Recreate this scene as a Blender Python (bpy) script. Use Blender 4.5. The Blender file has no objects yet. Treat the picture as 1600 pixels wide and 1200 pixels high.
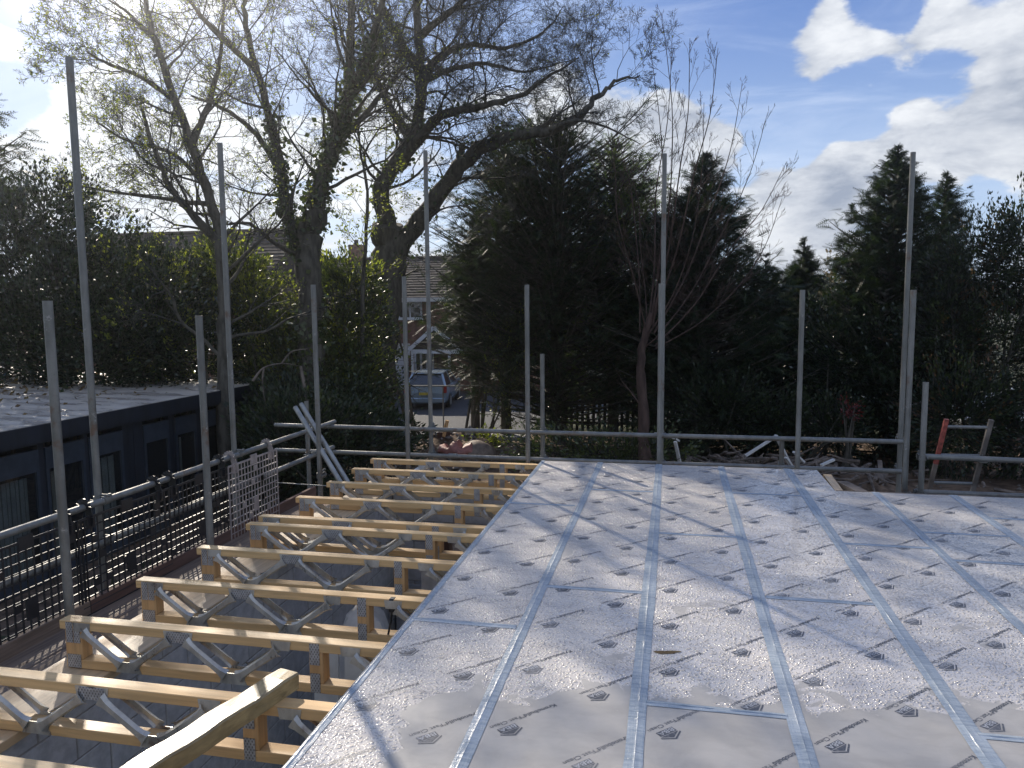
import bpy, math, random
import numpy as np
from mathutils import Vector, Matrix

# ------------------------------------------------------------------ camera
F, CX, CY, EYE = 1180.0, 800.0, 600.0, 1.57
PITCH, YAW, ROLL = map(math.radians, (5.85, 12.0, 0.5))
def ray(px, py):
    u, v = px - CX, py - CY
    v2 = u*math.sin(ROLL) + v*math.cos(ROLL); u2 = u*math.cos(ROLL) - v*math.sin(ROLL)
    f = F*math.cos(PITCH) - v2*math.sin(PITCH); dn = v2*math.cos(PITCH) + F*math.sin(PITCH)
    return np.array([u2*math.cos(YAW) - f*math.sin(YAW), f*math.cos(YAW) + u2*math.sin(YAW), -dn])
def on_z(px, py, z): d = ray(px, py); return d*((z-EYE)/d[2]) + [0, 0, EYE]
def on_x(px, py, x): d = ray(px, py); return d*(x/d[0]) + [0, 0, EYE]
def on_y(px, py, y): d = ray(px, py); return d*(y/d[1]) + [0, 0, EYE]
def at_d(px, py, s): return ray(px, py)/F*s + [0, 0, EYE]

sc = bpy.context.scene
col = sc.collection
cam_d = bpy.data.cameras.new('camera'); cam = bpy.data.objects.new('camera', cam_d); col.objects.link(cam)
fw = Vector(ray(CX, CY)).normalized()
rt = Vector(ray(CX+1, CY) - ray(CX, CY)).normalized()
up = rt.cross(fw).normalized()
cam.matrix_world = Matrix(((rt.x, up.x, -fw.x, 0), (rt.y, up.y, -fw.y, 0), (rt.z, up.z, -fw.z, EYE), (0, 0, 0, 1)))
cam_d.sensor_width = 36; cam_d.lens = F/1600*36; cam_d.clip_end = 3000; cam_d.clip_start = 0.05
sc.camera = cam

# ------------------------------------------------------------------ light
SUN_AZ, SUN_EL = math.radians(-38.0), math.radians(29.0)      # azimuth from +Y towards +X
sun_dir = Vector((math.sin(SUN_AZ)*math.cos(SUN_EL), math.cos(SUN_AZ)*math.cos(SUN_EL), math.sin(SUN_EL)))
sl = bpy.data.lights.new('sun', 'SUN'); sl.energy = 4.4; sl.angle = math.radians(0.5); sl.color = (1.0, 0.90, 0.76)
so = bpy.data.objects.new('sun', sl); col.objects.link(so)
so.rotation_euler = (-sun_dir).to_track_quat('-Z', 'Y').to_euler(); so.location = (0, 0, 60)
sc.view_settings.view_transform = 'Standard'; sc.view_settings.look = 'None'
sc.view_settings.exposure = 0.50; sc.view_settings.gamma = 1.0
sc.view_settings.use_curve_mapping = False
sc.cycles.max_bounces = 6; sc.cycles.diffuse_bounces = 3; sc.cycles.glossy_bounces = 3
sc.cycles.transparent_max_bounces = 12; sc.cycles.sample_clamp_indirect = 4.0

# ------------------------------------------------------------------ sky
world = bpy.data.worlds.new('World'); sc.world = world; world.use_nodes = True
wt = world.node_tree; wt.nodes.clear()
class NT:
    """tiny node-graph helper"""
    def __init__(s, t): s.t = t
    def n(s, typ, **kw):
        nd = s.t.nodes.new(typ)
        for k, v in kw.items(): setattr(nd, k, v)
        return nd
    def put(s, sock, v):
        if isinstance(v, bpy.types.NodeSocket): s.t.links.new(v, sock)
        else: sock.default_value = v
    def m(s, op, a, b=0.0, c=0.0, clamp=False):
        nd = s.n('ShaderNodeMath', operation=op); nd.use_clamp = clamp
        s.put(nd.inputs[0], a); s.put(nd.inputs[1], b); s.put(nd.inputs[2], c); return nd.outputs[0]
    def v(s, op, a, b=(0, 0, 0)):
        nd = s.n('ShaderNodeVectorMath', operation=op); s.put(nd.inputs[0], a); s.put(nd.inputs[1], b)
        return nd.outputs['Value'] if op in ('DOT_PRODUCT', 'LENGTH') else nd.outputs[0]
    def mix(s, f, a, b, mode='MIX'):
        nd = s.n('ShaderNodeMix', data_type='RGBA', blend_type=mode)
        s.put(nd.inputs[0], f)
        for q, w in ((6, a), (7, b)):
            s.put(nd.inputs[q], w if isinstance(w, bpy.types.NodeSocket) or len(w) == 4 else (*w, 1))
        return nd.outputs[2]
    def rng(s, x, a, b, c=0.0, d=1.0, smooth=True):
        nd = s.n('ShaderNodeMapRange', interpolation_type='SMOOTHSTEP' if smooth else 'LINEAR')
        for i, w in enumerate((x, a, b, c, d)): s.put(nd.inputs[i], w)
        return nd.outputs[0]
    def noise(s, vec, scale, detail=4, rough=0.5, dist=0.0):
        nd = s.n('ShaderNodeTexNoise'); s.put(nd.inputs['Vector'], vec)
        nd.inputs['Scale'].default_value = scale; nd.inputs['Detail'].default_value = detail
        nd.inputs['Roughness'].default_value = rough; nd.inputs['Distortion'].default_value = dist
        return nd.outputs[0]
    def voro(s, vec, scale, feature='F1', out='Distance'):
        nd = s.n('ShaderNodeTexVoronoi', feature=feature); s.put(nd.inputs['Vector'], vec)
        nd.inputs['Scale'].default_value = scale; return nd.outputs[out]
    def mapv(s, vec, scale=(1, 1, 1), rot=(0, 0, 0), loc=(0, 0, 0)):
        nd = s.n('ShaderNodeMapping'); s.put(nd.inputs[0], vec)
        nd.inputs['Scale'].default_value = scale; nd.inputs['Rotation'].default_value = rot
        nd.inputs['Location'].default_value = loc; return nd.outputs[0]

W = NT(wt)
sky = W.n('ShaderNodeTexSky', sky_type='NISHITA'); sky.sun_disc = False
sky.sun_elevation = SUN_EL; sky.sun_rotation = SUN_AZ; sky.altitude = 50; sky.air_density = 1.0; sky.dust_density = 0.6; sky.ozone_density = 2.0
SKY = 0.1
tc = W.n('ShaderNodeTexCoord').outputs['Generated']
sep = W.n('ShaderNodeSeparateXYZ'); W.put(sep.inputs[0], tc)
dz = W.m('MAXIMUM', sep.outputs[2], 0.0)
den = W.m('ADD', dz, 0.32)
comb = W.n('ShaderNodeCombineXYZ')
W.put(comb.inputs[0], W.m('DIVIDE', sep.outputs[0], den)); W.put(comb.inputs[1], W.m('DIVIDE', sep.outputs[1], den))
W.put(comb.inputs[2], W.m('MULTIPLY', dz, 1.4))
cp = comb.outputs[0]
n1 = W.noise(cp, 2.3, 10, 0.58, 0.25)
bump = W.noise(cp, 9.0, 8, 0.62, 0.3)
# the cloud banks of the day, by compass direction: (azimuth deg from +Y, elevation deg, angular radius deg, weight)
banks = [(10, 16.5, 3.4, .20), (14.5, 16.5, 3.6, .13), (20.5, 17, 4.0, .14), (14.0, 10.5, 3.8, .24), (19.5, 10.5, 4.2, .20), (24, 12, 5, .25), (17, 21, 5, .09), (8.5, 6.5, 3.2, .20), (12, 7, 3.0, .16), (10, 3.5, 3, .2),
         (1, 12.0, 3.0, .32), (-3, 12, 3.5, .28), (30, 14, 8, .20), (38, 22, 12, .25), (23, 4.0, 2.0, .22),
         (7.8, 12, 2.4, -.34), (4, 17, 3.6, -.26), (-1.5, 19, 4.5, -.22), (7.0, 20.5, 2.4, -.30), (12.3, 13.4, 2.3, -.40), (20.5, 5.6, 2.4, -.30), (17.5, 13.6, 2.2, -.34), (13.5, 19.5, 2.4, -.34), (20, 20, 2.5, -.25), (15.5, 5.5, 2.5, -.2),
         (-20, 12, 10, .12), (-35, 9, 7, .14), (-45.5, 16, 2.6, .30), (-44, 9.5, 3.6, .34), (-45, 12.8, 2.2, -.34), (-43, 18.5, 3.0, -.34), (-46, 24, 5, -.3), (-27, 17, 4, -.16), (-14, 17, 4, -.12), (120, 25, 40, .1), (-130, 30, 40, .1), (60, 40, 20, -.1)]
acc = W.m('ADD', n1, -.03)
for az, el, rad, w in banks:
    az, el = math.radians(az), math.radians(el)
    d = (math.sin(az)*math.cos(el), math.cos(az)*math.cos(el), math.sin(el))
    dot = W.v('DOT_PRODUCT', tc, d)
    acc = W.m('ADD', acc, W.rng(dot, math.cos(math.radians(rad*1.5)), 1.0, 0.0, w))
dens = W.m('ADD', acc, W.m('MULTIPLY', W.m('SUBTRACT', bump, .5), .42))
cover = W.rng(dens, 0.50, 0.62)
# self-shadowing: density looked up a little higher and towards the sun
off = W.v('ADD', cp, (-0.07, 0.03, 0.14))
n2 = W.noise(off, 2.3, 7, 0.58, 0.25)
lit = W.m('ADD', W.m('MULTIPLY', W.m('SUBTRACT', n1, n2), 3.2), W.m('MULTIPLY', W.m('SUBTRACT', bump, .5), 1.5))
lit = W.m('ADD', lit, .62, clamp=True)
thick = W.rng(dens, 0.78, 1.15)
lit = W.m('SUBTRACT', lit, W.m('MULTIPLY', thick, .30), clamp=True)
ccol = W.mix(lit, (.25, .29, .37), (.66, .68, .71))
sdot = W.v('DOT_PRODUCT', tc, tuple(sun_dir))
aure = W.rng(sdot, math.cos(math.radians(40)), 1.0)
aure2 = W.rng(sdot, math.cos(math.radians(17)), 1.0)
blue = W.mix(W.rng(dz, 0.0, 0.42), (.38, .50, .70), (.050, .130, .40))
base = W.mix(.22, blue, W.mix(1.0, sky.outputs[0], (SKY, SKY, SKY), 'MULTIPLY'))
wisp = W.rng(W.noise(W.mapv(cp, (1, 2.5, 1), (0, 0, .5)), 1.6, 8, .62, .8), .42, .8, 0, .55)
base = W.mix(wisp, base, (.60, .67, .80))
base = W.mix(W.m('MULTIPLY', aure, .42), base, (.34, .47, .68))
ccol = W.mix(W.m('MULTIPLY', aure, .6), ccol, (.68, .73, .78))
tot = W.mix(cover, base, ccol)
tot = W.mix(W.m('MULTIPLY', aure2, .32), tot, (.95, .97, .98))
gnd = W.rng(sep.outputs[2], -0.02, 0.0)
tot = W.mix(gnd, (.08, .09, .08), tot)
bg = W.n('ShaderNodeBackground'); W.put(bg.inputs[0], W.mix(1.0, tot, (1/SKY,)*3, 'MULTIPLY')); bg.inputs[1].default_value = SKY
wo = W.n('ShaderNodeOutputWorld'); wt.links.new(bg.outputs[0], wo.inputs[0])

# ------------------------------------------------------------------ materials
def new_mat(name):
    m = bpy.data.materials.new(name); m.use_nodes = True; t = m.node_tree
    p = next(n for n in t.nodes if n.type == 'BSDF_PRINCIPLED'); return m, NT(t), p
def coords(N, kind='Object'): return N.n('ShaderNodeTexCoord').outputs[kind]
def world_pos(N): return N.n('ShaderNodeNewGeometry').outputs['Position']
def bump(N, p, h, dist=0.01, strength=1.0, sock='Normal'):
    b = N.n('ShaderNodeBump'); b.inputs['Strength'].default_value = strength; b.inputs['Distance'].default_value = dist
    N.put(b.inputs['Height'], h); N.t.links.new(b.outputs[0], p.inputs[sock]); return b
def plain(name, c, rough=.6, metal=0.0, var=.25, scale=6, bmp=0.0, spec=.5, streak=None):
    m, N, p = new_mat(name)
    v = world_pos(N)
    if streak: v = N.mapv(v, streak)
    n = N.noise(v, scale, 5, .6)
    lo = tuple(x*(1-var) for x in c); hi = tuple(min(1, x*(1+var)) for x in c)
    N.put(p.inputs['Base Color'], N.mix(N.rng(n, .3, .7), lo, hi))
    p.inputs['Roughness'].default_value = rough; p.inputs['Metallic'].default_value = metal
    p.inputs['Specular IOR Level'].default_value = spec
    if bmp: bump(N, p, n, bmp)
    return m
def wood(name, c, axis, dark=.55, rough=.6, wet=0):
    """grain running along axis (0 x, 1 y, 2 z)"""
    m, N, p = new_mat(name)
    v = world_pos(N)
    s = [22, 22, 22]; s[axis] = 1.2
    g = N.noise(N.mapv(v, tuple(s)), 1.6, 6, .62, .6)
    s2 = [5, 5, 5]; s2[axis] = .8
    g2 = N.noise(N.mapv(v, tuple(s2)), 1.0, 3, .5)
    kn = N.voro(N.mapv(v, tuple(3.2 if i != axis else 1.7 for i in range(3))), 1.0)
    knot = N.rng(kn, .035, .075, 1, 0)
    c1 = N.mix(N.rng(g, .35, .68), c, tuple(x*dark for x in c))
    c2 = N.mix(N.rng(g2, .35, .7, 0, .45), c1, tuple(x*y for x, y in zip(c, (.80, .66, .5))))
    c3 = N.mix(N.m('MULTIPLY', knot, .75), c2, (c[0]*.35, c[1]*.24, c[2]*.16))
    if wet: c3 = N.mix(N.rng(N.noise(v, 5, 4), .45, .6, 0, wet), c3, tuple(x*.45 for x in c))
    N.put(p.inputs['Base Color'], c3)
    N.put(p.inputs['Roughness'], N.rng(g2, .4, .6, rough-.12, rough+.08))
    bump(N, p, g, .0012)
    return m

M = {}
M['timber_x'] = wood('sawn softwood along x', (.74, .50, .235), 0, .70)
M['timber_y'] = wood('sawn softwood along y', (.62, .46, .28), 1, .7)
M['timber_z'] = wood('sawn softwood upright', (.64, .40, .18), 2, .7)
M['timber_wet'] = wood('rough wet plank', (.44, .32, .15), 1, .5, .38, .6)
M['scaff_board'] = wood('weathered scaffold board', (.27, .20, .145), 1, .55, .75)
M['toe_board'] = wood('reddish toe board', (.17, .10, .075), 1, .6, .8)
def galv(name, c=.30, metal=.55, rough=.42):
    m, N, p = new_mat(name); v = world_pos(N)
    a = N.noise(N.mapv(v, (1, 1, .35)), 9, 5, .65); b = N.noise(v, 60, 3, .6); r = N.noise(v, 3.1, 5, .7)
    cc = N.mix(N.rng(a, .3, .7), (c*.74, c*.74, c*.68), (c*1.25, c*1.25, c*1.14))
    cc = N.mix(N.rng(b, .55, .75, 0, .3), cc, (c*.45,)*3)
    cc = N.mix(N.rng(r, .58, .70, 0, .8), cc, (.15, .085, .05)); cem = N.noise(v, 6.3, 8, .8); cc = N.mix(N.rng(cem, .60, .66, 0, .7), cc, (.42, .41, .38))
    N.put(p.inputs['Base Color'], cc); p.inputs['Metallic'].default_value = metal
    N.put(p.inputs['Roughness'], N.rng(a, .3, .7, rough-.1, rough+.15)); bump(N, p, b, .0006); return m
M['tube'] = galv('galvanised scaffold tube', .20, .4, .48)
M['coupler'] = galv('drop forged coupler', .20, .5, .5)
M['web'] = galv('pressed galvanised web', .50, .6, .34)
M['steel_bright'] = galv('bright steel channel', .33, .6, .35)
def nail_mat():
    m, N, p = new_mat('punched nail plate'); v = world_pos(N)
    q = N.n('ShaderNodeSeparateXYZ'); N.put(q.inputs[0], v)
    sx = N.m('SINE', N.m('MULTIPLY', N.m('ADD', q.outputs[0], 0), 420)); sz = N.m('SINE', N.m('MULTIPLY', q.outputs[2], 260))
    w = N.rng(N.m('MULTIPLY', sx, sz), .15, .5); g = N.noise(v, 30, 3)
    c = N.mix(N.rng(g, .35, .65), (.36, .36, .35), (.48, .48, .47)); N.put(p.inputs['Base Color'], N.mix(N.m('MULTIPLY', w, .75), c, (.10, .09, .08)))
    p.inputs['Metallic'].default_value = .35; p.inputs['Roughness'].default_value = .45
    bump(N, p, w, .001); return m
M['nail'] = nail_mat()
def film_mat():
    """white-grey plastic film on the boards, covered in beads of water except where the film has sheeted flat"""
    m, N, p = new_mat('wet film faced chipboard'); v = world_pos(N)
    s = N.n('ShaderNodeSeparateXYZ'); N.put(s.inputs[0], v)
    big = N.noise(v, 1.3, 5, .6, .4); mid = N.noise(v, 4.5, 5, .65, .5)
    # flat film of water: the near part of the deck, ragged border
    edge = N.m('ADD', N.m('ADD', s.outputs[1], N.m('MULTIPLY', s.outputs[0], -.14)), N.m('MULTIPLY', N.m('SUBTRACT', mid, .5), -.9))
    flat = N.rng(edge, 2.96, 3.0, 1, 0)
    leftb = N.rng(N.m('ADD', s.outputs[0], N.m('MULTIPLY', N.m('SUBTRACT', mid, .5), .5)), -1.0, -.97)
    flat = N.m('MULTIPLY', flat, leftb)
    pud = N.rng(N.noise(v, 2.1, 4, .6, .8), .63, .65)
    flat = N.m('MAXIMUM', flat, N.m('MULTIPLY', pud, .9))
    # beads
    wv = N.v('ADD', v, N.v('SCALE', N.n('ShaderNodeTexNoise').outputs[1], (0, 0, 0)))
    b1 = N.voro(v, 85, 'F1'); b2 = N.voro(N.v('ADD', v, (.3, .7, 0)), 44, 'F1')
    h1 = N.rng(b1, .10, .52, 1, 0); h2 = N.rng(b2, .10, .38, 1, 0)
    h = N.m('ADD', N.m('MULTIPLY', h1, .55), h2)
    h = N.m('MULTIPLY', h, N.m('SUBTRACT', 1.0, flat))
    ripple = N.noise(v, 7, 3, .5, .3)
    hh = N.m('ADD', h, N.m('MULTIPLY', ripple, .5))
    grime = N.rng(N.noise(N.mapv(v, (1, 3, 1)), 3.3, 6, .65, .6), .35, .75)
    c = N.mix(grime, (.76, .70, .62), (.52, .485, .45))
    c = N.mix(N.m('MULTIPLY', N.m('SUBTRACT', 1.0, flat), N.rng(N.m('MAXIMUM', h1, h2), .0, .5, .30, 0)), c, (.34, .34, .36))
    c = N.mix(N.m('MULTIPLY', flat, .8), c, N.mix(N.rng(mid, .3, .7), (.27, .263, .248), (.35, .342, .325)))
    c = N.mix(N.m('MULTIPLY', N.m('SUBTRACT', 1.0, flat), N.m('MULTIPLY', N.rng(mid, .35, .65), .25)), c, (.76, .73, .69))
    scuff = N.rng(N.noise(N.mapv(v, (3, 9, 1), (0, 0, .6)), 1.5, 8, .75, 1.2), .60, .74, 0, .38)
    c = N.mix(scuff, c, (.27, .25, .22))
    speck = N.rng(N.voro(v, 4.5), .012, .022, .8, 0)
    c = N.mix(speck, c, (.10, .08, .06))
    N.put(p.inputs['Base Color'], c)
    N.put(p.inputs['Roughness'], N.mix(flat, (.15,)*3, (.46,)*3))
    N.put(p.inputs['Specular IOR Level'], N.m('SUBTRACT', .6, N.m('MULTIPLY', flat, .3)))
    bump(N, p, hh, .0055, 1.0)
    return m
M['film'] = film_mat()
def tape_mat():
    m, N, p = new_mat('pale blue joint tape'); v = world_pos(N)
    a = N.noise(N.mapv(v, (6, 45, 1)), 1.4, 4, .6, .8); b = N.noise(N.mapv(v, (50, 3, 1)), 1, 4, .6)
    w = N.noise(v, 5, 4)
    c = N.mix(N.rng(a, .35, .7), (.37, .42, .46), (.24, .29, .34)); c = N.mix(N.rng(w, .45, .7, 0, .5), c, (.42, .47, .52))
    N.put(p.inputs['Base Color'], c); p.inputs['Roughness'].default_value = .27
    bump(N, p, N.m('ADD', a, N.m('MULTIPLY', b, .8)), .004); return m
M['tape'] = tape_mat()
def ink():
    m, N, p = new_mat('worn dark print ink'); v = world_pos(N)
    w = N.m('ADD', N.m('MULTIPLY', N.rng(N.noise(v, 2.7, 4, .6), .48, .72), .45), N.m('MULTIPLY', N.rng(N.noise(v, 60, 3, .7), .52, .64), .35), clamp=True)
    N.put(p.inputs['Base Color'], N.mix(w, (.060, .066, .080), (.34, .335, .33))); p.inputs['Roughness'].default_value = .4; return m
M['ink'] = ink()
M['ink_pale'] = plain('pale print ink', (.36, .37, .39), .45, var=.2, scale=30)
def foliage(name, a, b, c, rough=.5, trans=.3, spec=.4, big=.8):
    m, N, p = new_mat(name)
    g = N.n('ShaderNodeNewGeometry'); v = g.outputs['Position']; r = g.outputs['Random Per Island']
    n = N.noise(v, big, 3, .6)
    cc = N.mix(N.rng(n, .35, .65), a, b); cc = N.mix(N.m('POWER', r, 2.0), cc, c)
    N.put(p.inputs['Base Color'], cc); p.inputs['Roughness'].default_value = rough; p.inputs['Specular IOR Level'].default_value = spec
    tr = N.n('ShaderNodeBsdfTranslucent'); N.put(tr.inputs[0], N.mix(1.0, cc, (1.7, 1.9, .7), 'MULTIPLY'))
    mx = N.n('ShaderNodeMixShader'); mx.inputs[0].default_value = trans
    o = next(q for q in N.t.nodes if q.type == 'OUTPUT_MATERIAL')
    N.t.links.new(p.outputs[0], mx.inputs[1]); N.t.links.new(tr.outputs[0], mx.inputs[2]); N.t.links.new(mx.outputs[0], o.inputs[0])
    return m
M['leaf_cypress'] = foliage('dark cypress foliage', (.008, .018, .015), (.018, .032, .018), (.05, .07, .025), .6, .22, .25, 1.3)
M['leaf_sunny'] = foliage('sunlit green conifer foliage', (.06, .10, .025), (.085, .12, .03), (.14, .17, .04), .55, .45, .3)  # lit copy of conifer foliage: sunshine is put into the leaf colour
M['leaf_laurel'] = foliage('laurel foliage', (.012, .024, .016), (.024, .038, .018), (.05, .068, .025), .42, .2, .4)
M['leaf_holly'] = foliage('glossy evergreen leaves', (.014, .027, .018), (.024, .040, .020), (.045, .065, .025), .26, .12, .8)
M['leaf_bud'] = foliage('fresh yellow green leaves', (.13, .16, .035), (.18, .20, .05), (.26, .25, .07), .5, .5, .3)
M['leaf_ivy'] = foliage('ivy leaves', (.025, .045, .02), (.05, .07, .025), (.11, .13, .04), .35, .2, .6)
M['leaf_rust'] = foliage('rust tipped leaves', (.030, .034, .020), (.045, .04, .022), (.20, .10, .055), .4, .3, .4)
M['leaf_red'] = foliage('red leaves', (.12, .02, .02), (.17, .03, .03), (.22, .05, .05), .4, .3, .4)
M['leaf_dry'] = foliage('dry brown leaves', (.10, .065, .035), (.15, .10, .05), (.22, .16, .08), .7, .2, .2)
M['bark'] = plain('grey bark', (.085, .078, .062), .9, var=.45, scale=9, bmp=.02, spec=.2, streak=(1, 1, .25))
M['bark_red'] = plain('reddish bark', (.075, .050, .040), .85, var=.4, scale=9, bmp=.01, spec=.2, streak=(1, 1, .2))
M['twig'] = plain('twig bark', (.062, .062, .056), .85, var=.3, scale=3, spec=.2)
M['soil'] = plain('dug earth', (.15, .105, .072), .95, var=.5, scale=3.5, bmp=.05, spec=.2)
M['grass_ground'] = plain('rough garden ground', (.055, .06, .032), .95, var=.5, scale=1.1, bmp=.03, spec=.2)
M['asphalt'] = plain('asphalt', (.042, .043, .047), .85, var=.25, scale=8, bmp=.004)
M['paving'] = plain('pale paving', (.26, .25, .24), .85, var=.2, scale=5, bmp=.003)
M['concrete'] = plain('grey concrete', (.34, .34, .34), .85, var=.2, scale=3, bmp=.004)
M['block'] = plain('grey concrete block', (.44, .44, .44), .9, var=.16, scale=14, bmp=.003)
M['mortar'] = plain('mortar', (.30, .29, .27), .95, var=.15, scale=20)
M['brick'] = plain('brown red brick', (.19, .095, .065), .9, var=.35, scale=5, bmp=.004)
M['tile'] = plain('brown concrete roof tile', (.050, .042, .038), .95, spec=.15, var=.35, scale=2.2, bmp=.006)
M['white_paint'] = plain('white paint', (.74, .75, .75), .45, var=.08, scale=3)
M['white_dirty'] = plain('dirty white board', (.62, .61, .57), .7, var=.15, scale=5)
M['shed_wood'] = plain('blue black painted timber', (.014, .018, .026), .5, var=.3, scale=6, streak=(1, 1, .2), bmp=.003)
M['shed_frame'] = plain('dark blue painted frame', (.032, .042, .056), .45, var=.2, scale=6)
M['picket'] = plain('dark picket', (.022, .020, .018), .8, var=.3, scale=6)
M['plastic_black'] = plain('black plastic mesh', (.022, .022, .024), .38, var=.2, scale=12)
M['plastic_pale'] = plain('faded plastic mesh', (.36, .31, .28), .45, var=.2, scale=12)  # sunlight on the far mesh panel is put into this lighter colour
M['rubble'] = plain('stone rubble', (.17, .15, .13), .9, var=.5, scale=4, bmp=.01)
M['old_wood'] = plain('grey old timber', (.15, .12, .095), .85, var=.5, scale=4, bmp=.004)
M['orange'] = plain('salmon sack', (.34, .14, .11), .6, var=.25, scale=9, bmp=.01)
M['brown_tarp'] = plain('brown sheet', (.20, .15, .11), .7, var=.3, scale=7, bmp=.01)
M['rust_red'] = plain('red painted steel', (.30, .07, .05), .6, .1, var=.4, scale=20)
M['black_cable'] = plain('black cable', (.012, .012, .012), .5, var=.1)
M['cream'] = plain('cream render', (.55, .50, .40), .9, var=.1, scale=2)
M['rubber'] = plain('tyre rubber', (.02, .02, .02), .8, var=.1)
M['yellow_plate'] = plain('yellow plate', (.60, .45, .05), .5, var=.05)
M['lamp_red'] = plain('red lens', (.35, .02, .02), .2, var=.05)
M['door_wood'] = plain('brown door', (.09, .045, .03), .5, var=.2)
def paint(name, c):
    m, N, p = new_mat(name); p.inputs['Base Color'].default_value = (*c, 1); p.inputs['Roughness'].default_value = .25
    p.inputs['Metallic'].default_value = .35; p.inputs['Coat Weight'].default_value = .6; return m
M['car_blue'] = paint('pale blue car paint', (.30, .38, .44)); M['car_white'] = paint('white car paint', (.62, .64, .66))
M['car_silver'] = paint('silver car paint', (.42, .44, .47))
def glass_mat(name, c=(.02, .025, .03), r=.04):
    m, N, p = new_mat(name); p.inputs['Base Color'].default_value = (*c, 1); p.inputs['Roughness'].default_value = r
    p.inputs['Specular IOR Level'].default_value = .9
    bump(N, p, N.noise(world_pos(N), 1.2, 2), .02); return m
M['glass'] = glass_mat('dark window glass')
def clear_glass():
    m, N, p = new_mat('clear door glass'); tr = N.n('ShaderNodeBsdfTransparent'); tr.inputs[0].default_value = (.8, .84, .84, 1)
    p.inputs['Base Color'].default_value = (.03, .035, .04, 1); p.inputs['Roughness'].default_value = .04; p.inputs['Specular IOR Level'].default_value = 1.0
    bump(N, p, N.noise(world_pos(N), 1.3, 2), .03)
    mx = N.n('ShaderNodeMixShader'); mx.inputs[0].default_value = .28; o = next(q for q in N.t.nodes if q.type == 'OUTPUT_MATERIAL')
    N.t.links.new(tr.outputs[0], mx.inputs[1]); N.t.links.new(p.outputs[0], mx.inputs[2]); N.t.links.new(mx.outputs[0], o.inputs[0]); return m
M['glass_shed'] = clear_glass()
def roof_felt():
    m, N, p = new_mat('wet shed roof felt'); v = world_pos(N)
    a = N.noise(N.mapv(v, (.7, 1.6, 1)), 1.6, 6, .65, .5); b = N.noise(v, 14, 4, .6)
    N.put(p.inputs['Base Color'], N.mix(N.rng(a, .35, .65), (.40, .36, .31), (.60, .55, .47)))
    N.put(p.inputs['Roughness'], N.rng(a, .40, .62, .22, .5)); bump(N, p, N.m('ADD', b, N.m('MULTIPLY', a, 2.0)), .01); return m
M['felt'] = roof_felt()

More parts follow.
